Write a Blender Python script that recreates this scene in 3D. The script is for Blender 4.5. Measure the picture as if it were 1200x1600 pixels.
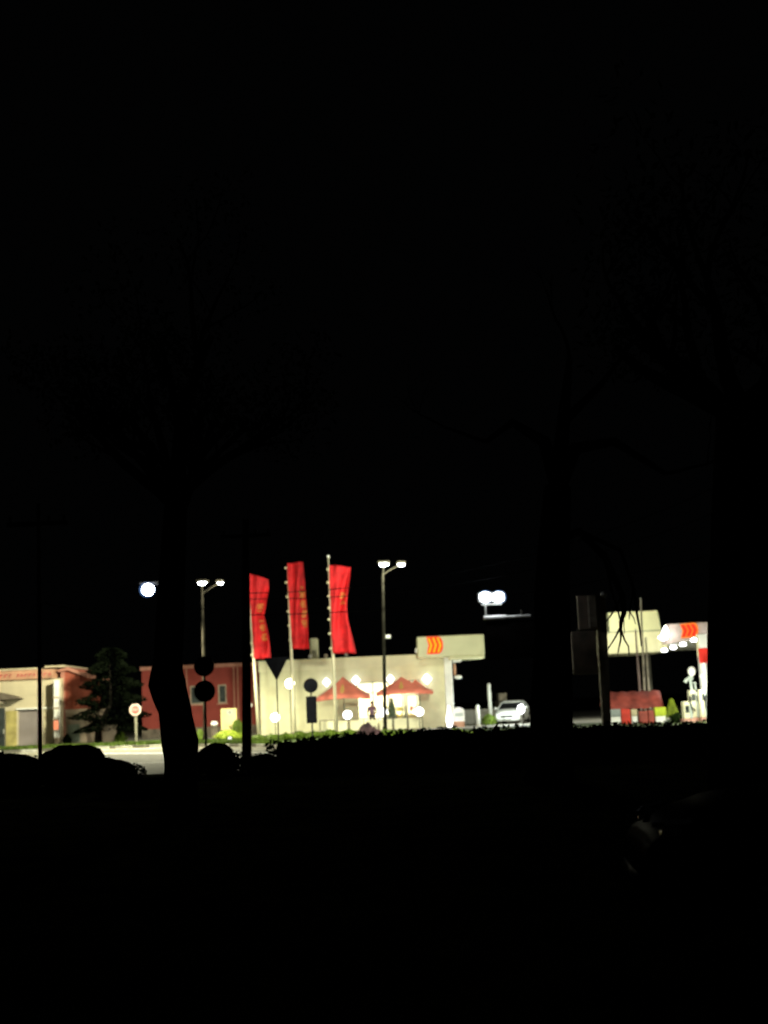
import bpy, math, random
from mathutils import Vector, Matrix
random.seed(7)
R = math.radians
for o in list(bpy.data.objects): bpy.data.objects.remove(o)
SC = bpy.context.scene
COL = SC.collection

# ------------------------------------------------------------------ camera
CAM_Z, FPX, PITCH, ROLL = 1.6, 2000.0, R(8.59), R(-2.5)
cd = bpy.data.cameras.new('camera'); cam = bpy.data.objects.new('camera', cd); COL.objects.link(cam)
CM = Matrix.Rotation(R(90) + PITCH, 3, 'X') @ Matrix.Rotation(ROLL, 3, 'Z')
cam.matrix_world = Matrix.Translation((0, 0, CAM_Z)) @ CM.to_4x4()
cd.sensor_fit = 'AUTO'; cd.sensor_width = 36; cd.lens = 36 * FPX / 1600
cd.clip_start = 0.1; cd.clip_end = 4000
cd.dof.use_dof = True; cd.dof.focus_distance = 16.0; cd.dof.aperture_fstop = 0.045 / 0.036
SC.camera = cam
# ------------------------------------------------------------------ night sky
w = bpy.data.worlds.new('World'); SC.world = w; w.use_nodes = True
nt = w.node_tree; bg = nt.nodes['Background']
sky = nt.nodes.new('ShaderNodeTexSky'); sky.sky_type = 'NISHITA'; sky.sun_disc = False
sky.sun_elevation = R(-9); sky.sun_rotation = R(200); sky.sun_intensity = 1.0
add = nt.nodes.new('ShaderNodeMixRGB'); add.blend_type = 'ADD'; add.inputs[0].default_value = 1
add.inputs[2].default_value = (0.0050, 0.0054, 0.0056, 1)
nt.links.new(sky.outputs[0], add.inputs[1]); nt.links.new(add.outputs[0], bg.inputs[0])
bg.inputs[1].default_value = 0.1
# ------------------------------------------------------------------ view
SC.view_settings.view_transform = 'Standard'; SC.view_settings.look = 'None'
SC.view_settings.exposure = 0.0; SC.view_settings.gamma = 1.0
SC.render.engine = 'CYCLES'
SC.cycles.use_denoising = True; SC.cycles.denoiser = 'OPENIMAGEDENOISE'
SC.cycles.use_light_tree = True; SC.cycles.max_bounces = 5; SC.cycles.filter_width = 1.9
SC.cycles.sample_clamp_indirect = 3.0
SC.cycles.caustics_reflective = False; SC.cycles.caustics_refractive = False

# ------------------------------------------------------------------ helpers
def at(px, py, Y):
    d = CM @ Vector(((px - 600) / FPX, (800 - py) / FPX, -1.0))
    k = Y / d.y
    return Vector((d.x * k, Y, CAM_Z + d.z * k))
def gx(px, Y, z=0.1):
    """x of the point at depth Y and height z that lies in picture column px"""
    a, b = at(px, 900, Y), at(px, 1200, Y)
    t = (z - a.z) / (b.z - a.z)
    return a.x + (b.x - a.x) * t
def pz(px, py, Y): return at(px, py, Y).z
def ppm(Y): return FPX / Y * 1.0 if Y else 1
class MB:
    def __init__(s): s.v = []; s.f = []
    def add(s, vs, fs):
        n = len(s.v); s.v += [Vector(p) for p in vs]; s.f += [tuple(i + n for i in f) for f in fs]; return s
    def box(s, x0, x1, y0, y1, z0, z1):
        return s.add([(x0,y0,z0),(x1,y0,z0),(x1,y1,z0),(x0,y1,z0),(x0,y0,z1),(x1,y0,z1),(x1,y1,z1),(x0,y1,z1)],
                     [(0,3,2,1),(4,5,6,7),(0,1,5,4),(1,2,6,5),(2,3,7,6),(3,0,4,7)])
    def bbox(s, x0, x1, y0, y1, z0, z1, b=0.03):
        """box with chamfered edges in all three directions"""
        X, Yy, Z = (x0, x1), (y0, y1), (z0, z1); vs = []; idx = {}
        for i in (0,1):
            for j in (0,1):
                for k in (0,1):
                    sx, sy, sz = (1-2*i), (1-2*j), (1-2*k)
                    for a in range(3):
                        p = [X[i] + sx*b, Yy[j] + sy*b, Z[k] + sz*b]
                        p[a] = (X[i], Yy[j], Z[k])[a]
                        idx[i,j,k,a] = len(vs); vs.append(p)
        fs = []
        for i in (0,1):
            fs.append([idx[i,0,0,0], idx[i,1,0,0], idx[i,1,1,0], idx[i,0,1,0]])
            fs.append([idx[0,i,0,1], idx[1,i,0,1], idx[1,i,1,1], idx[0,i,1,1]])
            fs.append([idx[0,0,i,2], idx[1,0,i,2], idx[1,1,i,2], idx[0,1,i,2]])
            for j in (0,1):
                fs.append([idx[i,j,0,0], idx[i,j,1,0], idx[i,j,1,1], idx[i,j,0,1]])
                fs.append([idx[i,0,j,0], idx[i,1,j,0], idx[i,1,j,2], idx[i,0,j,2]])
                fs.append([idx[0,i,j,1], idx[1,i,j,1], idx[1,i,j,2], idx[0,i,j,2]])
                for k in (0,1):
                    fs.append([idx[i,j,k,0], idx[i,j,k,1], idx[i,j,k,2]])
        c = Vector(((x0+x1)/2, (y0+y1)/2, (z0+z1)/2)); out = []
        for f in fs:
            p = [Vector(vs[q]) for q in f]; nrm = (p[1]-p[0]).cross(p[2]-p[0])
            if nrm.dot(sum(p, Vector())/len(p) - c) < 0: f = f[::-1]
            out.append(tuple(f))
        return s.add(vs, out)
    def tube(s, pts, rad, n=8, caps=True):
        pts = [Vector(p) for p in pts]
        if not hasattr(rad, '__len__'): rad = [rad] * len(pts)
        rings = []; up = None
        for i, p in enumerate(pts):
            t = (pts[min(i+1, len(pts)-1)] - pts[max(i-1, 0)]).normalized()
            if up is None: up = Vector((0,1,0)) if abs(t.y) < .9 else Vector((1,0,0))
            a = t.cross(up).normalized(); b = a.cross(t).normalized(); up = b
            rings.append([p + (a*math.cos(q*2*math.pi/n) + b*math.sin(q*2*math.pi/n)) * rad[i] for q in range(n)])
        vs = [p for r in rings for p in r]
        fs = [(i*n+q, i*n+(q+1)%n, (i+1)*n+(q+1)%n, (i+1)*n+q) for i in range(len(pts)-1) for q in range(n)]
        if caps: fs += [tuple(range(n))[::-1], tuple(range((len(pts)-1)*n, len(pts)*n))]
        return s.add(vs, fs)
    def lathe(s, prof, c=(0,0,0), axis='z', n=20):
        vs = []
        for r, h in prof:
            for q in range(n):
                a = 2*math.pi*q/n; u, v = r*math.cos(a), r*math.sin(a)
                p = {'z': (u, v, h), 'y': (u, h, v), 'x': (h, u, v)}[axis]
                vs.append((p[0]+c[0], p[1]+c[1], p[2]+c[2]))
        m = len(prof)
        fs = [(i*n+q, i*n+(q+1)%n, (i+1)*n+(q+1)%n, (i+1)*n+q) for i in range(m-1) for q in range(n)]
        fs += [tuple(range(n))[::-1], tuple(range((m-1)*n, m*n))]
        return s.add(vs, fs)
    def ball(s, c, r, n=14, sq=(1,1,1)):
        vs = []; m = n//2
        for i in range(m+1):
            t = math.pi*i/m
            for q in range(n):
                a = 2*math.pi*q/n
                vs.append((c[0]+r*sq[0]*math.sin(t)*math.cos(a), c[1]+r*sq[1]*math.sin(t)*math.sin(a), c[2]+r*sq[2]*math.cos(t)))
        return s.add(vs, [(i*n+q, (i+1)*n+q, (i+1)*n+(q+1)%n, i*n+(q+1)%n) for i in range(m) for q in range(n)])
    def prism_xz(s, poly, y0, y1):
        n = len(poly)
        vs = [(x, y0, z) for x, z in poly] + [(x, y1, z) for x, z in poly]
        return s.add(vs, [tuple(range(n)), tuple(range(n, 2*n))[::-1]] + [(i, i+n, (i+1)%n+n, (i+1)%n) for i in range(n)])
    def prism_xy(s, poly, z0, z1):
        n = len(poly)
        vs = [(x, y, z0) for x, y in poly] + [(x, y, z1) for x, y in poly]
        return s.add(vs, [tuple(range(n))[::-1], tuple(range(n, 2*n))] + [(i, (i+1)%n, (i+1)%n+n, i+n) for i in range(n)])
    def xform(s, M):
        s.v = [M @ p for p in s.v]; return s
    def build(s, name, mat, parent=None, smooth=False, kind=None):
        """links ONE mesh object; vertices are given in world space"""
        if parent is not None:
            org = WLOC[parent.name]
        else:
            xs = [p.x for p in s.v]; ys = [p.y for p in s.v]; zs = [p.z for p in s.v]
            org = Vector(((min(xs)+max(xs))/2, (min(ys)+max(ys))/2, min(zs)))
        me = bpy.data.meshes.new(name); me.from_pydata([p - org for p in s.v], [], s.f)
        me.materials.append(mat); me.validate()
        if smooth:
            for p in me.polygons: p.use_smooth = True
        o = bpy.data.objects.new(name, me); COL.objects.link(o)
        if parent is not None: o.parent = parent
        else: o.location = org
        WLOC[o.name] = org
        if kind: o['kind'] = kind
        return o
WLOC = {}
def thing(name, label, cat, loc, group=None):
    o = bpy.data.objects.new(name, None); COL.objects.link(o); o.location = loc; o.empty_display_size = .2
    o['label'] = label; o['category'] = cat
    if group: o['group'] = group
    WLOC[o.name] = Vector(loc); return o
def tag(o, label, cat, group=None):
    o['label'] = label; o['category'] = cat
    if group: o['group'] = group
    return o
def copy_tree(o, parent=None):
    c = o.copy(); COL.objects.link(c); WLOC[c.name] = WLOC[o.name].copy()
    if parent is not None: c.parent = parent
    for ch in list(o.children): copy_tree(ch, c)
    return c
# ------------------------------------------------------------------ materials
def mat(name, col, rough=.7, var=.15, scale=6.0, metal=0.0, bump=0.0, col2=None, spec=.3, translucent=0.0, coat=0.0):
    m = bpy.data.materials.new(name); m.use_nodes = True; n = m.node_tree; L = n.links
    b = n.nodes['Principled BSDF']
    b.inputs['Roughness'].default_value = rough; b.inputs['Metallic'].default_value = metal
    b.inputs['Specular IOR Level'].default_value = spec; b.inputs['Coat Weight'].default_value = coat
    tc = n.nodes.new('ShaderNodeTexCoord'); nz = n.nodes.new('ShaderNodeTexNoise')
    nz.inputs['Scale'].default_value = scale; nz.inputs['Detail'].default_value = 6
    L.new(tc.outputs['Object'], nz.inputs['Vector'])
    rp = n.nodes.new('ShaderNodeValToRGB')
    c2 = col2 if col2 else tuple(max(0, c*(1-2*var)) for c in col)
    c1 = col if col2 else tuple(min(1, c*(1+var)) for c in col)
    rp.color_ramp.elements[0].color = (*c2, 1); rp.color_ramp.elements[0].position = .3
    rp.color_ramp.elements[1].color = (*c1, 1); rp.color_ramp.elements[1].position = .7
    L.new(nz.outputs[0], rp.inputs[0]); L.new(rp.outputs[0], b.inputs['Base Color'])
    if bump:
        bp = n.nodes.new('ShaderNodeBump'); bp.inputs['Strength'].default_value = bump; bp.inputs['Distance'].default_value = .02
        nz2 = n.nodes.new('ShaderNodeTexNoise'); nz2.inputs['Scale'].default_value = scale*6; L.new(tc.outputs['Object'], nz2.inputs['Vector'])
        L.new(nz2.outputs[0], bp.inputs['Height']); L.new(bp.outputs[0], b.inputs['Normal'])
    if translucent:
        tr = n.nodes.new('ShaderNodeBsdfTranslucent'); mx = n.nodes.new('ShaderNodeMixShader'); mx.inputs[0].default_value = translucent
        L.new(rp.outputs[0], tr.inputs[0]); L.new(b.outputs[0], mx.inputs[1]); L.new(tr.outputs[0], mx.inputs[2])
        L.new(mx.outputs[0], n.nodes['Material Output'].inputs[0])
    return m
def emit(name, col, strength):
    m = bpy.data.materials.new(name); m.use_nodes = True; n = m.node_tree
    n.nodes.remove(n.nodes['Principled BSDF']); e = n.nodes.new('ShaderNodeEmission')
    e.inputs[0].default_value = (*col, 1); e.inputs[1].default_value = strength
    n.links.new(e.outputs[0], n.nodes['Material Output'].inputs[0]); return m
def panelled(name, col, du, dz, seam=.85, rough=.55):
    """sheet cladding: fine joints every du metres across and dz metres up"""
    m = mat(name, col, rough, .06, 1.5); n = m.node_tree; L = n.links; b = n.nodes['Principled BSDF']
    tc = n.nodes.new('ShaderNodeTexCoord'); sp = n.nodes.new('ShaderNodeSeparateXYZ'); L.new(tc.outputs['Object'], sp.inputs[0])
    outs = []
    for ax, d in (('X', du), ('Z', dz)):
        if not d: continue
        a = n.nodes.new('ShaderNodeMath'); a.operation = 'MODULO'; a.inputs[1].default_value = d
        a0 = n.nodes.new('ShaderNodeMath'); a0.operation = 'ADD'; a0.inputs[1].default_value = 200.0
        L.new(sp.outputs[ax], a0.inputs[0]); L.new(a0.outputs[0], a.inputs[0])
        c = n.nodes.new('ShaderNodeMath'); c.operation = 'LESS_THAN'; c.inputs[1].default_value = .025
        L.new(a.outputs[0], c.inputs[0]); outs.append(c)
    src = outs[0].outputs[0]
    if len(outs) == 2:
        mx = n.nodes.new('ShaderNodeMath'); mx.operation = 'MAXIMUM'; L.new(outs[0].outputs[0], mx.inputs[0]); L.new(outs[1].outputs[0], mx.inputs[1]); src = mx.outputs[0]
    mix = n.nodes.new('ShaderNodeMixRGB'); mix.blend_type = 'MULTIPLY'; L.new(src, mix.inputs[0])
    old = b.inputs['Base Color'].links[0].from_socket; L.new(old, mix.inputs[1]); mix.inputs[2].default_value = (seam,)*3 + (1,)
    L.new(mix.outputs[0], b.inputs['Base Color']); return m
def bricky(name, c1, c2, mortar, sc=4.0):
    m = mat(name, c1, .85, .1, 3); n = m.node_tree; L = n.links
    bt = n.nodes.new('ShaderNodeTexBrick'); bt.inputs['Color1'].default_value = (*c1,1); bt.inputs['Color2'].default_value = (*c2,1)
    bt.inputs['Mortar'].default_value = (*mortar,1); bt.inputs['Scale'].default_value = sc; bt.inputs['Mortar Size'].default_value = .012
    mp = n.nodes.new('ShaderNodeMapping'); mp.inputs['Rotation'].default_value = (R(90),0,0)
    tc = n.nodes.new('ShaderNodeTexCoord'); L.new(tc.outputs['Object'], mp.inputs[0]); L.new(mp.outputs[0], bt.inputs['Vector'])
    L.new(bt.outputs[0], n.nodes['Principled BSDF'].inputs['Base Color']); return m
M = {}
M['soil'] = mat('dark_turf', (.020,.022,.013), 1.0, .4, 1.2, spec=0.0)
M['asphalt'] = mat('asphalt', (.165,.155,.11), .85, .12, .7, bump=.3)
M['line'] = mat('road_paint', (.75,.74,.68), .7, .2, 3)
M['kerb'] = mat('kerb_concrete', (.30,.28,.24), .9, .2, 2)
M['kerbw'] = mat('kerb_white_paint', (.78,.76,.7), .8, .15, 3)
M['paving'] = mat('forecourt_paving', (.28,.27,.24), .85, .15, .9)
M['verge'] = mat('verge_turf', (.05,.085,.015), .95, .35, 1.0)
M['grass'] = mat('grass_blades', (.085,.135,.018), .8, .35, .6, translucent=.3)
M['cream'] = panelled('cream_cladding', (.67,.65,.42), 0, .62, .93)
M['creamplain'] = mat('cream_paint', (.72,.69,.46), .5, .05, 1.2)
M['white'] = mat('white_paint', (.8,.8,.76), .5, .06, 2)
M['sign'] = mat('sign_sheet', (.68,.67,.42), .45, .05, 1.0)
M['soffit'] = panelled('soffit_sheet', (.74,.74,.62), .6, 0, .9)
M['redlogo'] = emit('lit_red_logo', (1.0,.045,.02), 1.15)
M['yellogo'] = emit('lit_amber_logo', (1.0,.50,.02), 1.15)
M['orlogo'] = emit('lit_orange_logo', (1.0,.24,.03), 1.2)
M['steel'] = mat('galvanised_steel', (.42,.42,.38), .7, .12, 3)
M['tanpost'] = mat('tan_post', (.024,.021,.015), .9, .45, 1.0, spec=.05)
M['post'] = mat('dull_grey_post', (.075,.07,.055), .8, .15, 3)
M['polewhite'] = mat('flagpole_white', (.70,.64,.46), .4, .05, 2)
M['dark'] = mat('dark_metal', (.02,.02,.022), .9, .2, 4, spec=.02)
M['lamppost'] = mat('dark_lamp_post', (.016,.015,.011), .9, .25, 2, spec=.05)
M['signback'] = mat('sign_back_sheet', (.007,.007,.009), .9, .2, 3, spec=.02)
M['lamp'] = emit('lamp_lens', (.93,.97,1.0), 22)
M['lampw'] = emit('warm_lamp_lens', (1.0,.96,.88), 14)
M['lampb'] = emit('cold_lamp_lens', (.86,.93,1.0), 40)
M['globe'] = emit('opal_globe', (.98,.98,1.0), 9)
M['lantern'] = emit('lantern_lens', (.93,.95,1.0), 4)
def halo(name, col, e, tr):  # see-through glowing surface, for halos modelled around lamps
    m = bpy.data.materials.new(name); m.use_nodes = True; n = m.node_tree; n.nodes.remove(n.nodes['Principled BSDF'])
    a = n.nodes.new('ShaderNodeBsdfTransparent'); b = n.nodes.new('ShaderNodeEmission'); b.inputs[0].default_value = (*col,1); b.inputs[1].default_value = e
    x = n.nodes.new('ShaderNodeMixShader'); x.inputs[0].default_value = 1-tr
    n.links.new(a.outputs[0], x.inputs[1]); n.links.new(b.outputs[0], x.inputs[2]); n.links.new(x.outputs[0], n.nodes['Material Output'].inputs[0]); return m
M['halo'] = halo('blue_halo_glow', (.22,.45,1.0), .9, .78)  # blue lamp glow put into an added shell, no real glass
M['orange'] = emit('orange_lit_panel', (1.0,.30,.14), 1.2)
M['glassdark'] = mat('window_glass', (.05,.06,.06), .1, .3, 2, spec=.5)
M['glass'] = bpy.data.materials.new('clear_glazing'); M['glass'].use_nodes = True
_n = M['glass'].node_tree; _n.nodes.remove(_n.nodes['Principled BSDF'])
_t = _n.nodes.new('ShaderNodeBsdfTransparent'); _g = _n.nodes.new('ShaderNodeBsdfGlossy'); _g.inputs['Roughness'].default_value = .03
_m = _n.nodes.new('ShaderNodeMixShader'); _m.inputs[0].default_value = .06
_n.links.new(_t.outputs[0], _m.inputs[1]); _n.links.new(_g.outputs[0], _m.inputs[2]); _n.links.new(_m.outputs[0], _n.nodes['Material Output'].inputs[0])
M['frame'] = mat('grey_green_frame', (.22,.27,.22), .5, .1, 3)
M['parasol'] = mat('parasol_cloth', (.95,.28,.20), .8, .08, 2, translucent=.25)
M['emblem'] = mat('parasol_emblem', (.75,.45,.14), .8, .1, 4)
M['wood'] = mat('bark', (.026,.021,.016), 1.0, .4, 5, bump=.3, spec=.0)
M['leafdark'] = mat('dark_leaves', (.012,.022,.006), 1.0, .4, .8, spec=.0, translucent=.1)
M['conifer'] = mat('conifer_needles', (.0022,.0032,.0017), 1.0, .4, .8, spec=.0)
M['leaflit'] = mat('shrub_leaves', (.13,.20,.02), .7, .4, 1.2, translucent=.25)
M['leaflime'] = mat('lime_shrub_leaves', (.28,.36,.03), .7, .25, 2, translucent=.25)
M['redbrick'] = bricky('red_brick', (.30,.065,.035), (.24,.05,.03), (.26,.12,.085), 3.0)
M['redrender'] = mat('red_render', (.24,.042,.033), .85, .12, .8)
M['redtrim'] = mat('pale_red_trim', (.42,.19,.14), .8, .1, 2)
M['sand'] = panelled('sand_cladding', (.56,.49,.34), 0, .5, .88, .75)
M['peach'] = mat('peach_fascia', (.55,.30,.19), .7, .2, 1.2)
M['letters'] = mat('faded_red_lettering', (.5,.08,.09), .7, .2, 3)
M['lilac'] = panelled('lilac_shutter', (.27,.235,.23), 0, .14, .8, .6)
M['olive'] = mat('olive_panel', (.45,.38,.14), .7, .2, 2)
M['brownsign'] = mat('brown_sign', (.16,.13,.10), .7, .3, 2)
M['board'] = mat('yellow_board', (.78,.66,.30), .6, .08, 2)
M['bluelogo'] = mat('blue_grey_disc', (.30,.42,.46), .5, .1, 4)
M['beige'] = mat('beige_render', (.40,.32,.24), .85, .15, 1.2)
M['darkroof'] = mat('dark_roof', (.06,.045,.04), .9, .3, 2)
M['tarp'] = mat('maroon_tarpaulin', (.30,.055,.04), .75, .3, 1.6, bump=.6)
M['crate_r'] = mat('red_crate', (.62,.05,.03), .6, .15, 3)
M['crate_g'] = mat('grey_crate', (.30,.34,.33), .6, .15, 3)
M['crate_c'] = mat('cream_crate', (.55,.48,.30), .6, .15, 3)
M['crate_m'] = mat('maroon_crate', (.34,.07,.05), .6, .2, 3)
M['crate_l'] = mat('lime_crate', (.45,.55,.03), .6, .12, 3)
M['panelweather'] = mat('weathered_sheet', (.36,.27,.21), .8, .35, 2.2, col2=(.15,.14,.11))
M['concrete'] = mat('old_concrete', (.36,.31,.24), .9, .3, 2.5, bump=.4)
M['stopred'] = mat('traffic_red', (.45,.06,.05), .5, .08, 3)
M['stopwhite'] = mat('traffic_white', (.42,.33,.29), .5, .05, 3)
M['blackpaint'] = mat('black_car_paint', (.010,.010,.011), .9, .2, 3, spec=0.0)
_n = M['blackpaint'].node_tree; _g = _n.nodes.new('ShaderNodeBsdfGlossy'); _g.inputs['Roughness'].default_value = .32; _m = _n.nodes.new('ShaderNodeMixShader'); _m.inputs[0].default_value = .005
_n.links.new(_n.nodes['Principled BSDF'].outputs[0], _m.inputs[1]); _n.links.new(_g.outputs[0], _m.inputs[2]); _n.links.new(_m.outputs[0], _n.nodes['Material Output'].inputs[0])
M['whitepaint'] = mat('white_car_paint', (.78,.8,.78), .25, .04, 2, spec=.5, coat=.5)
M['rubber'] = mat('rubber', (.012,.012,.012), .95, .2, 6, spec=.0)
M['alloy'] = mat('alloy_rim', (.5,.47,.45), .28, .1, 4, metal=.9)
M['plate'] = mat('dark_grey_plate', (.05,.05,.05), .9, .3, 5, spec=0)  # number plates toned down to dark grey
M['chrome'] = mat('chrome', (.8,.8,.8), .06, .02, 4, metal=1.0)
M['carglass'] = mat('car_glass', (.012,.013,.014), .12, .2, 3, spec=.08)
M['lens'] = mat('headlight_glass', (.30,.31,.32), .05, .1, 4, spec=.7)
M['pump'] = mat('pump_panel', (.74,.72,.50), .45, .08, 2)
M['pumpgrey'] = mat('pump_grey', (.42,.48,.44), .5, .15, 2)
M['pinkbase'] = mat('pump_plinth', (.62,.33,.26), .7, .15, 2)
M['redband'] = mat('red_band', (.72,.03,.02), .5, .08, 2)
M['fence'] = panelled('grey_fence', (.25,.24,.21), .22, 0, .6, .8)
M['skin'] = mat('skin', (.42,.24,.17), .6, .08, 6)
M['jacket'] = mat('purple_jacket', (.16,.10,.15), .85, .25, 4)
M['trousers'] = mat('dark_trousers', (.03,.03,.04), .85, .2, 4)
M['hair'] = mat('brown_hair', (.03,.018,.01), .7, .3, 8)
M['goods1'] = mat('yellow_goods', (.8,.6,.12), .6, .3, 9); M['goods2'] = mat('red_goods', (.65,.12,.06), .6, .3, 9); M['goods3'] = mat('pale_goods', (.7,.72,.66), .6, .25, 9)
M['interior'] = mat('shop_interior_wall', (.8,.78,.62), .7, .05, 1)
M['wire'] = mat('black_cable', (.008,.008,.008), .7, .1, 4)

def lamp(name, loc, power, col=(1,.97,.9), radius=.2, kind='POINT', target=None, angle=120, parent=None, blend=.4, size=1.0, sy=None):
    d = bpy.data.lights.new(name, kind); d.energy = power; d.color = col
    if kind == 'AREA':
        d.shape = 'RECTANGLE'; d.size = size; d.size_y = sy or size
    else: d.shadow_soft_size = radius
    if kind == 'SPOT': d.spot_size = R(angle); d.spot_blend = blend
    o = bpy.data.objects.new(name, d); COL.objects.link(o); o.location = loc
    if target is not None:
        o.rotation_euler = (Vector(target) - Vector(loc)).to_track_quat('-Z', 'Y').to_euler()
    if parent is not None:
        o.location = Vector(loc) - WLOC[parent.name]; o.parent = parent
    return o

# ------------------------------------------------------------------ ground, road, kerb, verge
MB().add([(-1500,-300,0),(1500,-300,0),(1500,2500,0),(-1500,2500,0)], [(0,1,2,3)]).build('ground', M['soil'], kind='structure')
KP = [(-200,68.5),(60,68),(180,67),(262,66),(330,62.5),(400,58.5),(440,56),(520,53),(640,51),(860,50),(1150,50),(1500,50)]
KX = [Vector((gx(p, Y, .06), Y, 0)) for p, Y in KP]
road = MB(); nK = len(KX)
road.v = [Vector((k.x, 36.0, .004)) for k in KX] + [Vector((k.x, k.y, .004)) for k in KX]
road.f = [(i, i+1, i+1+nK, i+nK) for i in range(nK-1)]
road.build('road', M['asphalt'], kind='structure')
# verge behind the kerb then forecourt
vg = MB(); vg.v = [Vector((k.x, k.y+.16, .10)) for k in KX] + [Vector((k.x, 74.2, .10)) for k in KX]
vg.f = [(i, i+1, i+1+nK, i+nK) for i in range(nK-1)]
vg.build('verge', M['verge'], kind='structure')
MB().add([(-60,74.2,.104),(70,74.2,.104),(70,140,.104),(-60,140,.104)], [(0,1,2,3)]).build('forecourt', M['paving'], kind='structure')
ka, kb = MB(), MB(); acc = 0
for i in range(nK-1):
    a, b = KX[i], KX[i+1]; L = (b-a).length; d = (b-a).normalized(); nrm = Vector((-d.y, d.x, 0)); s = 0
    while s < L - .01:
        e = min(s + 1.0, L); p, q = a + d*(s+.012), a + d*(e-.012)
        tgt = kb if (acc % 2 == 0) else ka; acc += 1
        tgt.prism_xy([(p.x,p.y),(q.x,q.y),((q+nrm*.16).x,(q+nrm*.16).y),((p+nrm*.16).x,(p+nrm*.16).y)], .003, .135); s = e
ka.build('kerb', M['kerb'], kind='structure'); kb.build('kerb_white', M['kerbw'], kind='structure')
rm = MB()
xa = lambda p, Y: gx(p, Y, 0)
rm.add([(xa(120,61.5),61.5,.008),(xa(420,50.5),50.5,.008),(xa(420,49.3),49.3,.008),(xa(120,59.8),59.8,.008)], [(3,2,1,0)])
rm.add([(xa(-100,66.6),66.6,.008),(xa(262,64.6),64.6,.008),(xa(262,64.1),64.1,.008),(xa(-100,66.1),66.1,.008)], [(3,2,1,0)])
for k in range(9):
    x = -26 + k*5.2; rm.add([(x,45.0,.008),(x+2.6,44.8,.008),(x+2.6,44.6,.008),(x,44.8,.008)], [(3,2,1,0)])
rm.build('road_marking', M['line'], kind='structure')
# grass on the verge
def grass(name, cells, n, h, m):
    g = MB()
    for _ in range(n):
        pxa, pxb, back = random.choice(cells)
        px = random.uniform(pxa, pxb)
        ky = next((KP[i][1] + (KP[i+1][1]-KP[i][1])*(px-KP[i][0])/(KP[i+1][0]-KP[i][0]) for i in range(nK-1) if KP[i][0] <= px <= KP[i+1][0]))
        Y = ky + .3 + random.random()**1.3*back; x = gx(px, Y); z = .10
        a = random.random()*6.28; hh = h*random.uniform(.5,1.3); wd = random.uniform(.03,.07)
        dx, dy = math.cos(a)*wd, math.sin(a)*wd; lx, ly = random.uniform(-.1,.1), random.uniform(-.1,.1)
        g.add([(x-dx,Y-dy,z),(x+dx,Y+dy,z),(x+lx,Y+ly,z+hh)], [(0,1,2)])
    return g.build(name, m, kind='stuff')
grass('grass', [(-60,60,6),(60,180,6),(180,262,6),(262,330,6),(330,440,8)], 14000, .16, M['grass'])

# ------------------------------------------------------------------ foliage helpers
def leaf_cloud(g, c, rad, n, size, lean=.4):
    c = Vector(c)
    for _ in range(n):
        while True:
            p = Vector((random.uniform(-1,1), random.uniform(-1,1), random.uniform(-1,1)))
            if p.length <= 1: break
        q = p * (.55 + .45*random.random()) if p.length < .5 else p
        pos = c + Vector((q.x*rad[0], q.y*rad[1], q.z*rad[2]))
        a = Vector((random.gauss(0,1), random.gauss(0,1), random.gauss(0,1))).normalized()
        b = a.orthogonal().normalized(); s = size*random.uniform(.6,1.4)
        g.add([pos - a*s, pos + b*s*.5, pos + a*s, pos - b*s*.5], [(0,1,2,3)])
def lumpy(g, c, rad, n=16, amp=.2, seed=0):
    rnd = random.Random(seed); ph = [rnd.random()*6.28 for _ in range(6)]; vs = []; m = n//2
    for i in range(m+1):
        t = math.pi*i/m
        for q in range(n):
            a = 2*math.pi*q/n; k = 1 + amp*(math.sin(3*a+ph[0])*math.sin(2*t+ph[1]) + .6*math.sin(5*a+ph[2]+2*t))
            vs.append((c[0]+rad[0]*k*math.sin(t)*math.cos(a), c[1]+rad[1]*k*math.sin(t)*math.sin(a), c[2]+rad[2]*k*math.cos(t)))
    g.add(vs, [(i*n+q, (i+1)*n+q, (i+1)*n+(q+1)%n, i*n+(q+1)%n) for i in range(m) for q in range(n)])
def bush(label, x, Y, w, h, depth, m, n, size, z0=0.0, cat='bush', name='bush', group=None):
    t = thing(name, label, cat, (x, Y, z0), group)
    g = MB(); rnd = random.Random(int(x*97+Y*13))
    lumpy(g, (x, Y, z0+h*.42), (w*.40, depth*.40, h*.46), 16, .16, int(x*10)+5)
    k = max(3, int(w/.35))
    for i in range(k):
        cx = x + (i+.5-k/2)/k*w*.9; e = 1 - ((cx-x)/(w/2))**2*.55
        hh = h*e*rnd.uniform(.82,1.0)
        leaf_cloud(g, (cx, Y+rnd.uniform(-.15,.15)*depth, z0+hh*.5), (w/k*.9, depth*.5, hh*.5), n//k, size)
    g.build('foliage', m, t)
    st = MB()
    for i in range(4):
        a = rnd.random()*6.28; st.tube([(x+.05*i-.1, Y, z0-.02), (x+math.cos(a)*w*.2, Y+math.sin(a)*depth*.2, z0+h*.55)], [.025,.012], 6)
    st.build('stem', M['wood'], t); return t
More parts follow.
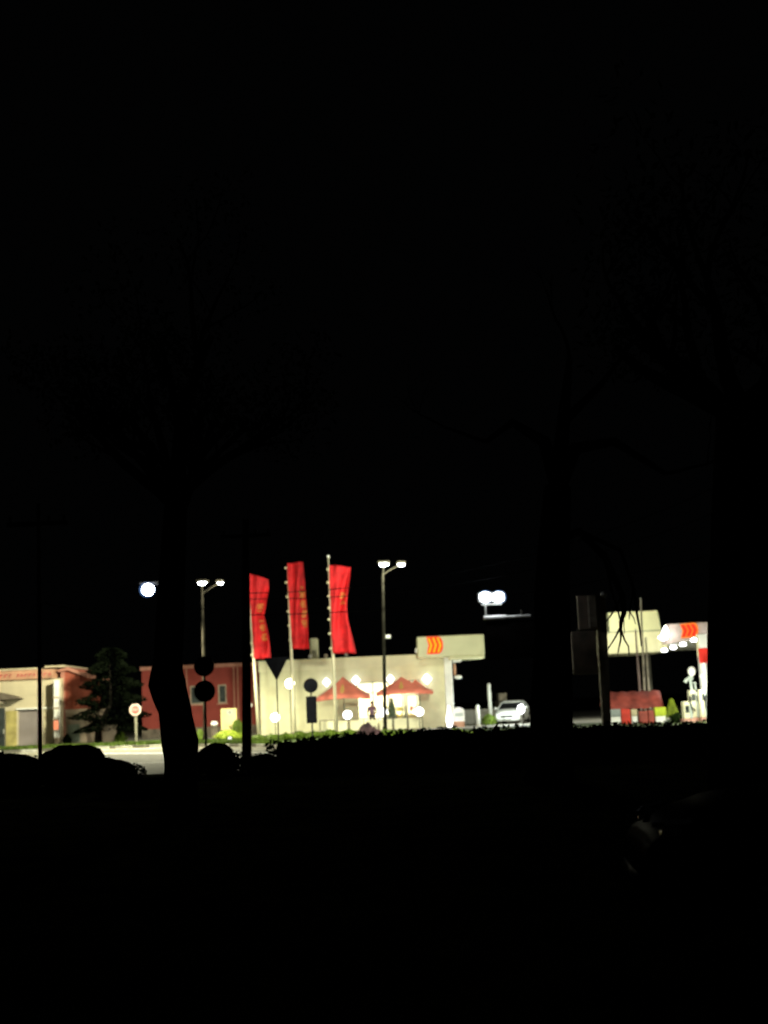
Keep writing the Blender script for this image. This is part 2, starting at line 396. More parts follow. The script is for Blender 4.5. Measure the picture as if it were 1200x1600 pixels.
def hedge(label, pxa, pxb, Y, hfun, depth, m, n, size, name='hedge'):
    xa_, xb_ = gx(pxa, Y, 0), gx(pxb, Y, 0)
    t = thing(name, label, 'hedge', ((xa_+xb_)/2, Y, 0)); g = MB(); k = int((xb_-xa_)/.5)+1
    ctr = []
    for i in range(k+1):
        f = i/k; x = xa_+(xb_-xa_)*f; h = hfun(pxa+(pxb-pxa)*f)*(1+random.uniform(-.06,.06)); ctr.append((x, h))
    vs = []; prof = [(-.42,0),(-.5,.45),(-.36,.85),(0,.97),(.36,.85),(.5,.45),(.42,0)]
    for x, h in ctr:
        for u, v in prof: vs.append((x, Y+u*depth*random.uniform(.9,1.1), v*h*random.uniform(.92,1.03)))
    q = len(prof)
    g.add(vs, [(i*q+j, i*q+j+1, (i+1)*q+j+1, (i+1)*q+j) for i in range(k) for j in range(q-1)] + [tuple(range(q)), tuple(range(k*q,(k+1)*q))[::-1]])
    for i in range(n):
        x, h = ctr[random.randrange(len(ctr))]; x += random.uniform(-.3,.3)
        pos = Vector((x, Y+random.uniform(-.5,.5)*depth, h*random.uniform(.3,1.03)))
        a = Vector((random.gauss(0,1), random.gauss(0,1), random.gauss(0,1))).normalized(); b = a.orthogonal().normalized(); s = size*random.uniform(.6,1.5)
        g.add([pos-a*s, pos+b*s*.5, pos+a*s, pos-b*s*.5], [(0,1,2,3)])
    g.build('foliage', m, t); return t
def limb(g, p, d, L, r, depth, tips, rnd):
    pts = [p]; rad = [r]; n = 5; cur = d.normalized()
    for i in range(n):
        cur = (cur + Vector((rnd.gauss(0,.14), rnd.gauss(0,.14), rnd.gauss(0,.10)+.04))).normalized()
        pts.append(pts[-1] + cur*L/n); rad.append(r*(1-.62*(i+1)/n))
    g.tube(pts, rad, 7 if r > .05 else 5)
    tips.append(pts[-1])
    if depth > 0:
        for k in range(rnd.choice((2,3,3))):
            j = rnd.randrange(2, n+1); a = rnd.random()*6.28
            nd = (cur + Vector((math.cos(a), math.sin(a), rnd.uniform(-.1,.6)))*.8).normalized()
            limb(g, pts[j], nd, L*rnd.uniform(.5,.75), rad[j]*.72, depth-1, tips, rnd)

# ------------------------------------------------------------------ filling station shop
YS = 80.0
xL, xR = gx(407, YS, 2), gx(699, YS, 2)
zT = pz(560, 1028, YS)
S = YS/FPX*1.011          # metres per photo pixel at the shop front
shop = thing('shop_building', 'long low cream filling station shop with a lit window behind red parasols', 'shop', ((xL+xR)/2, YS, .1))
wx0, wx1, wz0, wz1 = at(559,1100,YS).x, at(657,1100,YS).x, .45, pz(580,1065,YS)
b = MB()
b.box(xL, wx0, YS, YS+.3, .1, zT-.62); b.box(wx1, xR, YS, YS+.3, .1, zT-.62)
b.box(wx0, wx1, YS, YS+.3, wz1, zT-.62); b.box(wx0, wx1, YS, YS+.3, .1, wz0)
b.box(xL, xL+.3, YS+.303, YS+9, .1, zT-.62); b.box(xR-.3, xR, YS+.303, YS+9, .1, zT-.62); b.box(xL+.303, xR-.303, YS+8.7, YS+9, .1, zT-.62)
b.build('wall', M['cream'], shop)
b = MB(); b.box(xL-.05, xR+.05, YS-.06, YS+9.05, zT-.617, zT); roof = b.build('parapet', M['creamplain'], shop)
b = MB(); b.box(xL-.07, xR+.07, YS-.08, YS+9.07, zT+.002, zT+.06); b.build('coping', M['sign'], shop)
# corner pillar
px0, px1 = at(696,1080,YS-.4).x, at(708,1080,YS-.4).x
b = MB(); b.bbox(px0, px1, YS-.5, YS-.085, .1, pz(702,1022,YS-.4), .03); b.build('corner_pillar', M['white'], shop)
# window: frame, mullions, panes
f = MB(); nwin = 4; ww = (wx1-wx0)/nwin
for i in range(nwin+1):
    x = wx0 + i*ww; f.box(max(wx0, x-.05), min(wx1, x+.05), YS+.05, YS+.16, wz0, wz1)
for z in (wz0, wz0+.02+(wz1-wz0)*.72, wz1-.09):
    for i in range(nwin):
        f.box(wx0+i*ww+.05, wx0+(i+1)*ww-.05, YS+.06, YS+.15, z, z+.08)
win = f.build('window', M['frame'], shop)
g = MB()
for i in range(nwin): g.box(wx0+i*ww+.05, wx0+(i+1)*ww-.05, YS+.10, YS+.108, wz0+.08, wz1-.09)
g.build('pane', M['glass'], win)
dx0, dx1 = at(637,1100,YS).x, at(654,1100,YS).x
b = MB(); b.box(dx0-.09, dx0, YS-.05, YS+.04, .1, pz(640,1085,YS)); b.box(dx1, dx1+.09, YS-.05, YS+.04, .1, pz(640,1085,YS)); b.box(dx0, dx1, YS-.05, YS+.04, pz(640,1085,YS)-.09, pz(640,1085,YS))
door = b.build('door', M['frame'], shop)
b = MB(); b.tube([(dx1-.15,YS-.09,.9),(dx1-.15,YS-.09,1.5)], .025); b.build('handle', M['steel'], door)
b = MB(); b.box(dx0, dx1, YS-.02, YS+.02, .12, 1.0); b.build('kick_panel', M['board'], door)
# interior
b = MB(); ix0, ix1 = wx0-1.2, wx1+.9
b.box(ix0, ix1, YS+4.0, YS+4.1, .1, 3.6); b.box(ix0-.1, ix0, YS+.31, YS+4.1, .1, 3.6); b.box(ix1, ix1+.1, YS+.31, YS+4.1, .1, 3.6)
b.box(ix0, ix1, YS+.31, YS+4.0, 3.5, 3.6); b.box(ix0, ix1, YS+.31, YS+4.0, .06, .12)
b.build('interior_wall', M['interior'], shop)
for k in range(3):
    x = ix0+1.0+k*1.7
    b = MB(); b.box(x-.55, x+.55, YS+1.2, YS+3.2, 3.44, 3.49); b.build('ceiling_panel', M['lampw'], shop)
lamp('ceiling_light', ((ix0+ix1)/2, YS+2.0, 3.35), 430, (1,.92,.58), kind='AREA', size=3.5, sy=1.6, target=((ix0+ix1)/2, YS+2.0, 0), parent=shop)
# window-side displays standing inside the shop
for k, (pxa, pxb, key, lab) in enumerate(((597,611,'goods3','pale stacked goods on a shelf just inside the lit shop window'),
                                         (618,634,'goods1','yellow and amber goods on a shelf beside the shop door'),
                                         (640,654,'goods2','reddish goods on a low shelf behind the shop door'))):
    x0, x1 = at(pxa,1100,YS+1).x, at(pxb,1100,YS+1).x
    t = thing('display_shelf', lab, 'shelf', ((x0+x1)/2, YS+1.2, .12), 'display shelves in the shop')
    b = MB()
    for z in (.3, .75, 1.2): b.box(x0, x1, YS+1.0, YS+1.4, z, z+.03)
    b.box(x0-.03, x0, YS+1.0, YS+1.4, .12, 1.6); b.box(x1, x1+.03, YS+1.0, YS+1.4, .12, 1.6); b.build('rack', M['white'], t)
    gd = MB(); rnd = random.Random(k)
    for z in (.33, .78, 1.23):
        x = x0+.02
        while x < x1-.14:
            w_ = rnd.uniform(.08,.14); gd.box(x, x+w_-.01, YS+1.02, YS+1.3, z, z+rnd.uniform(.18,.36)); x += w_
    gd.build('goods', M[key], t, kind='stuff')
# rooftop units
def roof_unit(pxa, pxb, pyt, Y, lab, m, zb=zT+.06):
    x0, x1 = at(pxa,1010,Y).x, at(pxb,1010,Y).x; t = thing('rooftop_unit', lab, 'vent unit', ((x0+x1)/2, Y, zb))
    zt = pz((pxa+pxb)/2, pyt, Y)
    MB().bbox(x0, x1, Y, Y+.8, zb+.1, zt, .08).build('housing', m, t)
    b = MB(); b.box(x0+.03, x0+.12, Y+.1, Y+.7, zb, zb+.098); b.box(x1-.12, x1-.03, Y+.1, Y+.7, zb, zb+.098); b.build('foot', M['steel'], t)
    b = MB()
    for q in range(5): b.box(x0+.12, x1-.12, Y-.02, Y-.002, zb+.2+q*.09, zb+.25+q*.09)
    b.build('grille', M['post'], t); return t
roof_unit(484, 497, 997, YS+2.2, 'tall cream rooftop vent unit on the shop roof behind the middle flag', M['creamplain'])
for px, m_, lab in ((485,'white','small white floodlight on the shop roof edge under the middle flag'),(509,'beige','small beige roof fitting beside the third flagpole'),(541,'steel','small grey roof fitting past the bottom of the third flag')):
    p = at(px, 1026, YS+.3); t = thing('roof_fitting', lab, 'roof fitting', (p.x, YS+.3, zT+.06))
    MB().lathe([(.09,0),(.09,.04),(.035,.05),(.035,.12)], (p.x, YS+.3, zT+.06)).build('base', M['steel'], t)
    MB().ball((p.x, YS+.28, zT+.24), .13, 12, (1,.9,1)).build('head', M[m_], t, True)
# wall camera and bracket on the pillar side
p = at(716,1058,YS-.2); t = thing('wall_speaker', 'small pale horn lamp on an orange bracket beside the shop corner pillar', 'wall fitting', (px1, YS-.3, p.z))
b = MB(); b.tube([(px1-.01,YS-.3,p.z+.9),(px1+.22,YS-.3,p.z+.85)], .03); b.build('arm', M['steel'], t)
b = MB(); b.bbox(px1+.10, px1+.24, YS-.36, YS-.24, p.z+.12, p.z+.80, .03); b.build('bracket', M['peach'], t)
b = MB(); b.ball((px1+.35, YS-.3, p.z), .2, 14, (1.2,.8,.6)); b.build('lamp_head', M['white'], t, True)
MB().bbox(px1+.05, px1+.62, YS-.42, YS-.18, p.z+.92, p.z+1.12, .06).build('hood', M['white'], t)
# terrace wall lamps (diamond lanterns)
def wall_lantern(px, py, lab, r):
    p = at(px, py, YS-.32); t = thing('wall_lantern', lab, 'wall lamp', (p.x, YS-.1, p.z-.3), 'lanterns along the shop wall')
    b = MB(); b.box(p.x-.06, p.x+.06, YS-.12, YS-.003, p.z-.12, p.z+.12); b.tube([(p.x,YS-.12,p.z),(p.x,YS-.22,p.z)], .03); b.build('bracket', M['steel'], t)
    b = MB(); r *= .9; b.lathe([(.01,-r),(r*.55,-r*.45),(r*.92,0),(r*.5,r*.55),(.01,r)], (p.x, YS-.32, p.z), 'z', 12); b.build('lens', M['lantern'], t)
    lamp('lantern_light', (p.x, YS-1.1, p.z), 3, (1,.96,.86), .3, parent=t)
wall_lantern(510,1066,'diamond wall lantern over the slope of the parasol nearest the black round sign', .30)
wall_lantern(556,1063,'diamond wall lantern between the peak of the first parasol and the heart shaped window gap', .32)
wall_lantern(610,1061,'diamond wall lantern partly behind the tall twin lamp post in front of the shop', .30)
wall_lantern(667,1061,'diamond wall lantern at the end of the shop wall by the corner pillar', .36)
# fascia sign box on the roof
def chevrons(parent, cx, cz, y, w, h, rot=None, pal=('redlogo','yellogo'), cwf=.135):
    bk = MB(); n = 10; pts = []
    x0, x1 = cx-w/2, cx+w/2; r = h*.28
    pts = [(x0, cz-h/2), (x1-r, cz-h/2)] + [(x1-r+r*1.1*math.sin(a), cz-(h/2-0.0)*math.cos(a)) for a in [math.pi*i/n for i in range(1,n)]] + [(x1-r, cz+h/2), (x0, cz+h/2), (x0+w*.12, cz)]
    bk.prism_xz(pts, y-.05, y-.003)
    fr = MB(); cw = w*cwf
    for k in range(3):
        a = x0 + w*.07 + k*w*.285; hh = h*.42; tip = w*.16
        fr.prism_xz([(a,cz-hh),(a+cw,cz-hh),(a+cw+tip,cz),(a+cw,cz+hh),(a,cz+hh),(a+tip,cz)], y-.075, y-.053)
    for mb, key in ((bk, pal[0]), (fr, pal[1])):
        if rot: mb.xform(rot)
    lg = bk.build('emblem', M[pal[0]], parent); fr.build('chevron', M[pal[1]], lg)
YG = YS-1.6
gx0, gx1 = at(652,1010,YG).x, at(757,1010,YG).x; gz0, gz1 = pz(700,1026,YG), pz(700,993,YG)
sg = thing('fascia_sign', 'long cream box sign with lit orange chevrons jutting past the shop roof corner', 'sign', ((gx0+gx1)/2, YG, gz0))
MB().bbox(gx0, gx1, YG, YG+2.6, gz0, gz1, .05).build('box', M['sign'], sg)
tx0 = at(702,1026,YG).x
MB().bbox(tx0, gx1-.02, YG+.03, YG+2.5, gz0-.17, gz0-.003, .04).build('underside_trim', M['sign'], sg)
MB().box(px0+.05, px1-.05, YG+1.15, YG+1.45, pz(702,1022,YS-.4)+.003, gz0-.172).build('support', M['steel'], sg)
b = MB(); b.box(gx0-.12, gx0-.002, YG+.4, YG+1.6, gz0+.35, gz0+.62); b.build('end_light', M['white'], sg)
lc = at(679,1008,YG); chevrons(sg, lc.x, lc.z, YG, 24*S, 26*S)

# ------------------------------------------------------------------ parasols on the terrace
def parasol(ax, ay, exl, exr, ey, Y, lab, emb=True):
    p = at(ax, ay, Y); x0, x1 = at(exl, ey, Y).x, at(exr, ey, Y).x; ze = pz((exl+exr)/2, ey, Y); za = p.z
    t = thing('parasol', lab, 'parasol', (p.x, Y, .1), 'red parasols on the shop terrace')
    hw = (x1-x0)/2; cx = (x0+x1)/2; c = MB(); n = 4; seg = 6
    corner = [(cx-hw, Y-hw*.75), (cx+hw, Y-hw*.75), (cx+hw, Y+hw*.75), (cx-hw, Y+hw*.75)]
    grid = []
    for i in range(seg+1):
        f = i/seg; ring = []
        for k in range(4):
            a, bq = corner[k], corner[(k+1)%4]
            for s in range(4):
                u = s/4; bx_, by_ = a[0]+(bq[0]-a[0])*u, a[1]+(bq[1]-a[1])*u
                sag = math.sin(math.pi*u)*.10*f*(za-ze)
                z = za + (ze-za)*(f**1.0) - .04*(za-ze)*math.sin(math.pi*f) + sag
                ring.append((p.x+(bx_-p.x)*max(f,.03), Y+(by_-Y)*max(f,.03), z))
        grid.append(ring)
    drop = [(x, y, z-.16) for x, y, z in grid[-1]]; grid.append(drop)
    vs = [q for r_ in grid for q in r_]; m = 16
    c.add(vs, [(i*m+q, i*m+(q+1)%m, (i+1)*m+(q+1)%m, (i+1)*m+q) for i in range(len(grid)-1) for q in range(m)])
    can = c.build('canopy', M['parasol'], t, True)
    if emb:
        e = MB(); ex, f0 = p.x-.05, .35
        pl = [(0,-.28),(.12,-.11),(.13,.06),(.06,.28),(0,.32),(-.05,.14),(-.12,.02),(-.10,-.14)]
        zc = (za*.42+ze*.58); yy = lambda z: Y - hw*.75*(za-z)/(za-ze) - .09
        e.add([(ex+u, yy(zc+v)-.02, zc+v-.03) for u, v in pl], [tuple(range(len(pl)))])
        e.add([(ex+u, yy(zc+v)+.0, zc+v-.03) for u, v in pl], [tuple(range(len(pl)))[::-1]])
        e.build('emblem', M['emblem'], can)
    MB().tube([(p.x,Y,.1),(p.x,Y,za-.03)], .035).build('pole', M['frame'], t)
    MB().lathe([(.38,0),(.38,.05),(.1,.09),(.06,.3)], (p.x,Y,.1)).build('base', M['concrete'], t)
    b = MB()
    for q in corner: b.tube([(p.x,Y,za-.1),(q[0],q[1],ze+.0)], .012, 5)
    b.build('rib', M['steel'], t)
parasol(536,1058,496,579,1090,YS-2.6,'red parasol with an amber flame emblem standing behind the third flagpole')
parasol(627,1058,588,676,1082,YS-2.6,'red parasol with an amber emblem in front of the brightly lit shop window')
parasol(650,1062,622,668,1078,YS-1.0,'smaller red parasol peeking out behind the one at the lit window', False)
# terrace screen
tf = thing('terrace_screen', 'low cream panel screen with a dark top rail in front of the shop terrace', 'screen', (at(600,1130,76).x, 76, .1))
fx0, fx1 = at(500,1130,76).x, at(660,1130,76).x; zr = pz(600,1121,76)
b = MB(); b.box(fx0, fx1, 75.96, 76.04, zr-.05, zr); b.build('top_rail', M['brownsign'], tf)
b = MB(); n_ = 7
for i in range(n_):
    a_ = fx0+(fx1-fx0)*i/n_; b.box(a_+.06, a_+(fx1-fx0)/n_-.06, 75.98, 76.02, .2, zr-.1)
b.build('panel', M['creamplain'], tf)
for i in range(n_+1):
    a_ = fx0+(fx1-fx0)*i/n_; MB().box(a_-.03, a_+.03, 75.965, 76.035, .1, zr-.051).build('post', M['post'], tf)
# potted conifer on the terrace
p = at(613,1118,77); t = thing('potted_conifer', 'small cone shaped conifer in a pot inside the terrace by the lamp post', 'potted tree', (p.x, 77, .1))
MB().lathe([(.16,0),(.22,.35),(.23,.36),(.19,.36)], (p.x,77,.1)).build('pot', M['brownsign'], t)
g = MB()
g.lathe([(.28,.42),(.24,.8),(.13,1.4),(.02,1.95)], (p.x,77,.1), 'z', 12)
for k in range(260):
    f_ = random.random(); a_ = random.random()*6.28; r_ = .32*(1-f_)+.03; pos = Vector((p.x+math.cos(a_)*r_, 77+math.sin(a_)*r_, .5+f_*1.55))
    d_ = Vector((math.cos(a_), math.sin(a_), .6)); sd = d_.cross(Vector((0,0,1))).normalized()
    g.add([pos-sd*.04, pos+sd*.04, pos+d_*.12], [(0,1,2)])
g.build('crown', mat('potted_conifer_needles', (.09,.13,.08), .8, .3, 3), t)
MB().tube([(p.x,77,.4),(p.x,77,.55)], .03).build('trunk', M['wood'], t)

# person on the terrace
def person(x, Y, z0):
    t = thing('person', 'person in a dark purple jacket standing on the terrace before the lit window', 'person', (x, Y, z0))
    J = {'pel':(0,0,.93,.125),'spine':(0,.01,1.15,.125),'chest':(0,.0,1.36,.14),'neck':(0,-.01,1.50,.055),'head0':(0,-.02,1.58,.075),'head1':(0,-.01,1.68,.098),'head2':(0,0,1.75,.062),
         'chin':(0,-.075,1.585,.04),'nose':(0,-.112,1.645,.016),
         'lh':(-.10,0,.90,.088),'lk':(-.11,-.03,.50,.06),'la':(-.11,.02,.09,.04),'lt':(-.12,-.14,.035,.033),
         'rh':(.10,0,.90,.088),'rk':(.12,-.05,.50,.06),'ra':(.12,.0,.09,.04),'rt':(.13,-.16,.035,.033),
         'ls':(-.19,0,1.42,.062),'le':(-.25,.03,1.14,.045),'lw':(-.235,-.08,.90,.028),'lp':(-.23,-.11,.83,.034),
         'rs':(.19,0,1.42,.062),'re':(.27,.03,1.15,.045),'rw':(.17,-.16,1.06,.028),'rp':(.12,-.22,1.05,.034)}
    E = [('pel','spine'),('spine','chest'),('chest','neck'),('neck','head0'),('head0','head1'),('head1','head2'),('head0','chin'),('head1','nose'),
         ('pel','lh'),('lh','lk'),('lk','la'),('la','lt'),('pel','rh'),('rh','rk'),('rk','ra'),('ra','rt'),
         ('chest','ls'),('ls','le'),('le','lw'),('lw','lp'),('chest','rs'),('rs','re'),('re','rw'),('rw','rp')]
    for s, hand in ((-1,'lp'),(1,'rp')):
        b0 = Vector(J[hand][:3]); out = Vector((0,-.02,-.035)) if s < 0 else Vector((-.03,-.03,-.005)); side = Vector((0,.018,0)) if s < 0 else Vector((0,0,-.018))
        for k, ln in enumerate((.9,1.05,1.0,.8)):
            a = b0+side*(k-1.5); J[f'{hand}{k}a'] = (*(a+out*ln*.9), .009); J[f'{hand}{k}b'] = (*(a+out*ln*1.9+Vector((0,.012,-.008))), .008)
            E += [(hand, f'{hand}{k}a'), (f'{hand}{k}a', f'{hand}{k}b')]
        J[f'{hand}ta'] = (*(b0+side*-2.2+out*.3), .010); J[f'{hand}tb'] = (*(b0+side*-2.6+out*1.1), .009); E += [(hand, f'{hand}ta'), (f'{hand}ta', f'{hand}tb')]
    def skin(name, keys, grow, m):
        names = [k for k in J if k in keys]; idx = {k: i for i, k in enumerate(names)}
        me = bpy.data.meshes.new(name); me.from_pydata([J[k][:3] for k in names], [(idx[a], idx[b_]) for a, b_ in E if a in idx and b_ in idx], [])
        o = bpy.data.objects.new(name, me); COL.objects.link(o); o.parent = t; me.materials.append(m)
        md = o.modifiers.new('skin', 'SKIN'); sd = o.modifiers.new('sub', 'SUBSURF'); sd.levels = sd.render_levels = 2
        for i, k in enumerate(names): me.skin_vertices[0].data[i].radius = (J[k][3]+grow,)*2
        me.skin_vertices[0].data[0].use_root = True; WLOC[o.name] = WLOC[t.name]
        return o
    skin('body', set(J), 0, M['skin'])
    skin('jacket', {'pel','spine','chest','lh','rh','ls','le','lw','rs','re','rw'} - {'lh','rh'}, .022, M['jacket'])
    skin('trousers', {'pel','lh','lk','la','rh','rk','ra'}, .016, M['trousers'])
    o = skin('shoes', {'la','lt'}, .014, M['dark']); o2 = skin('shoes', {'ra','rt'}, .014, M['dark'])
    hb = MB(); hb.ball((x, Y+.022, z0+1.695), .118, 16, (.92,1.0,.95)); hb.build('hair', M['hair'], t, True)
    for s in (-1, 1):
        MB().ball((x+s*.036, Y-.098, z0+1.665), .014, 8).build('eye', M['white'], t, True)
        MB().ball((x+s*.098, Y-.0, z0+1.645), .028, 8, (.4,.8,1.2)).build('ear', M['skin'], t, True)
    MB().ball((x, Y-.108, z0+1.603), .024, 8, (1.1,.35,.35)).build('mouth', M['stopred'], t, True)
person(at(581,1105,77.6).x, 77.6, .1)

# ------------------------------------------------------------------ garden globe lamps
def globe_lamp(px, py, Y, r, lab, power=26, group='globe lamps on short garden posts'):
    p = at(px, py, Y); t = thing('globe_lamp', lab, 'garden lamp', (p.x, Y, .1), group)
    MB().tube([(p.x,Y,.1),(p.x,Y,p.z-r)], .03).build('post', M['post'], t)
    MB().lathe([(.09,0),(.09,.03),(.04,.06)], (p.x,Y,.1)).build('base', M['post'], t)
    MB().ball((p.x,Y,p.z), r, 16).build('globe', M['globe'], t, True)
    lamp('globe_light', (p.x, Y-r-.12, p.z+.05), power, (1,.80,.5), .15, parent=t)
globe_lamp(430,1121,74.5,.25,'short globe lamp beside the slender yield sign post', 20)
globe_lamp(543,1117,74,.24,'short globe lamp just past the third flagpole')
globe_lamp(599,1113,74,.24,'short globe lamp beside the tall twin lamp post')
globe_lamp(655,1112,74,.24,'short globe lamp under the far edge of the window parasol')
globe_lamp(453,1068,75.5,.28,'tall globe lamp standing against the bare shop wall beside the second flagpole', 22, None)

# ------------------------------------------------------------------ street lamps
def twin_lamp(base, top, heads, Y, lab, m, cctv=None):
    p = at(top[0], top[1]+10, Y); x0 = gx(base, Y); t = thing('street_lamp', lab, 'street lamp', (x0, Y, 0))
    MB().tube([(x0,Y,0),(x0+(p.x-x0)*.5,Y,p.z*.5),(p.x,Y,p.z)], [.10,.085,.06], 12).build('pole', m, t)
    MB().lathe([(.2,0),(.2,.04),(.13,.06),(.12,.5),(.1,.55)], (x0,Y,0)).build('base', m, t)
    for k, (hx, hy, hw) in enumerate(heads):
        q = at(hx, hy, Y); w_ = hw*Y/FPX
        yq = Y-.5 if k == 0 else Y+.3
        arm = MB(); arm.tube([(p.x,Y,p.z-.05),((p.x+q.x)/2,(Y+yq)/2,(p.z+q.z)/2+.03),(q.x,yq,q.z+.06)], .035, 8).build('arm', m, t)
        MB().bbox(q.x-w_*.62, q.x+w_*.62, yq-.28, yq+.28, q.z+.06, q.z+.20, .04).build('lamp_head', m, t)
        MB().ball((q.x, yq, q.z+.03), w_*.5, 14, (1,.9,.52)).build('lens', M['lamp'], t, True)
        lamp('lamp_light', (q.x, yq-.9, q.z-.30), LP, (1,.985,.72), .22, parent=t)
    if cctv:
        c = at(*cctv, Y); b = MB(); b.tube([(c.x-.2,Y,c.z-.03),(c.x+.02,Y-.05,c.z)], .025); b.bbox(c.x-.1, c.x+.14, Y-.16, Y+.04, c.z-.06, c.z+.12, .02)
        b.build('camera', M['white'], t)
    return t
LP = 1250
twin_lamp(602, (598,886), [(600,884,15),(627,882,12)], 66, 'tall dark twin street lamp with a small camera in front of the shop window', M['lamppost'], (606,996))
LP = 330
twin_lamp(321, (316,916), [(318,913,14),(343,911,10)], 67, 'tan twin street lamp behind the two round sign backs', M['tanpost'])
# single bright lamp, its pole behind the big trunk
Yq = 66; q = at(232,921,Yq); x0 = gx(268, Yq)
t = thing('street_lamp', 'single very bright street lamp reaching out from behind the big tree trunk', 'street lamp', (x0, Yq, 0))
MB().tube([(x0,Yq,0),(x0,Yq,q.z-1.2),(x0-.05,Yq,q.z-.3),(x0-.4,Yq,q.z+.2),(q.x+.3,Yq,q.z+.30)], [.11,.08,.06,.05,.045], 10).build('pole', M['dark'], t)
MB().bbox(q.x-.5, q.x+.5, Yq-.15, Yq+.3, q.z+.30, q.z+.42, .05).build('lamp_head', M['dark'], t)
MB().ball((q.x, Yq-.1, q.z-.02), .32, 16, (1.0,.8,.95)).build('lens', M['lampb'], t, True)
MB().ball((q.x-.05, Yq-.1, q.z-.02), .41, 18, (1.0,.85,.95)).build('halo_shell', M['halo'], t, True)  # added shell that glows as the lamp's halo
lamp('lamp_light', (q.x, Yq-.1, q.z-.8), 15000, (1,.965,.66), .3, 'SPOT', (q.x-2.5, Yq, 0), 176, t, .25)

# ------------------------------------------------------------------ flags
FL = M['flag'] = mat('flag_cloth', (.80,.026,.034), .7, .16, 2.2, bump=.4, translucent=.25)
FY = M['flagyellow'] = mat('flag_amber_print', (.85,.42,.12), .7, .2, 5, col2=(.62,.10,.03), translucent=.35)
def flag(pole_base, pole_top, rows, Y, plab, flab, bands, finial=True, seed=0):
    """rows: (py, px hoist, px fly) down the flag; bands: amber print as (row0,row1,u0,u1)"""
    a = at(pole_base[0], pole_base[1], Y); b_ = at(*pole_top, Y); d = (b_-a)/(b_.z-a.z); base = a - d*(a.z-.08)
    t = thing('flagpole', plab, 'flagpole', base, 'white flagpoles before the shop')
    pts = [base + d*(b_.z-.08)*f for f in (0,.4,.8,1)]
    MB().tube(pts, [.105,.085,.06,.035], 10).build('pole', M['polewhite'], t, True)
    MB().lathe([(.2,0),(.2,.05),(.13,.08),(.12,.25)], base).build('base', M['concrete'], t)
    if finial: MB().ball(tuple(b_+Vector((0,0,.06))), .09, 10).build('finial', M['white'], t, True)
    f = thing('flag', flab, 'flag', at(rows[-1][1], rows[-1][0], Y), 'red flags before the shop')
    rnd = random.Random(seed); nu, nv = 14, 40; grid = []
    ph = rnd.random()*6
    for j in range(nv+1):
        s = j/nv*(len(rows)-1); i = min(int(s), len(rows)-2); u_ = s-i
        py, h, fl = [rows[i][k]+(rows[i+1][k]-rows[i][k])*u_ for k in range(3)]
        row = []
        for k in range(nu+1):
            u = k/nu; p = at(h+(fl-h)*u, py + rows[i][3]*u*(1-u_) + rows[i+1][3]*u*u_, Y)
            wv = (.24*math.sin(u*7.5+ph+j*.10) + .07*math.sin(u*13+j*.31+ph) + .05*math.sin(j*.55+ph*2+u*3))*min(1,u*2.5)
            row.append(p+Vector((0, wv-.11, 0)))
        grid.append(row)
    c = MB(); c.add([p for r_ in grid for p in r_], [(j*(nu+1)+k, (j+1)*(nu+1)+k, (j+1)*(nu+1)+k+1, j*(nu+1)+k+1) for j in range(nv) for k in range(nu)])
    o = c.build('cloth', FL, f, True)
    sm = o.modifiers.new('thickness', 'SOLIDIFY'); sm.thickness = .006
    # printed amber lettering block: wobbly run of separate strokes
    for (r0, r1, u0, u1) in bands:
        pr = MB()
        j0, j1 = int(r0*nv), int(r1*nv)
        for j in range(j0, j1):
            if j % 4 == 3: continue
            k0 = u0+rnd.uniform(-.05,.05); k1 = u1+rnd.uniform(-.06,.06)
            def P(jj, u):
                s = u*nu; i = min(int(s), nu-1); q_ = grid[jj][i].lerp(grid[jj][i+1], s-i); return q_ + Vector((0,-.022,0))
            m_ = 4; top = [P(j, k0+(k1-k0)*e/m_) for e in range(m_+1)]; bot = [P(j+1, k0+(k1-k0)*e/m_) for e in range(m_+1)]
            pr.add(top+bot, [(e, m_+1+e, m_+2+e, e+1) for e in range(m_)])
        pr.build('print', FY, o, True)
    ring = MB()
    for j in range(2, nv, 6):
        q_ = grid[j][0]; MB().ball((q_.x-.10, q_.y+.02, q_.z), .085, 8, (1.0,1,.9)).build('clip', M['polewhite'], f, True)
flag((405,1150),(387,889),[(896,390,419,9),(925,390,420,-4),(950,392,416,-2),(962,393,413,0),(985,394,419,0),(1010,396,423,0),(1029,397,424,2)], 72,
     'white flagpole of the bright red flag beside the dark utility pole', 'bright red flag furled into narrow waist, beside the dark utility pole', [(.30,.44,.4,.8),(.55,.82,.55,.85)], True, 1)
flag((461,1150),(449,881),[(880,449,474,-2),(910,450,476,-2),(940,452,478,-2),(970,454,481,-2),(1000,456,482,0),(1014,458,484,0)], 74,
     'thin flagpole of the straight red flag in front of the rooftop vent unit', 'straight hanging dull red flag with amber lettering down its edge', [(.26,.72,.68,.95)], False, 2)
flag((526,1143),(513,871),[(883,515,548,3),(905,515,546,2),(930,516,543,0),(950,517,542,0),(970,517,544,0),(995,518,551,0),(1021,520,557,0)], 71,
     'white flagpole with round ball on top passing in front of first parasol', 'red flag with ball topped pole, flared toward its bottom hem', [(.28,.46,.6,.85)], True, 3)

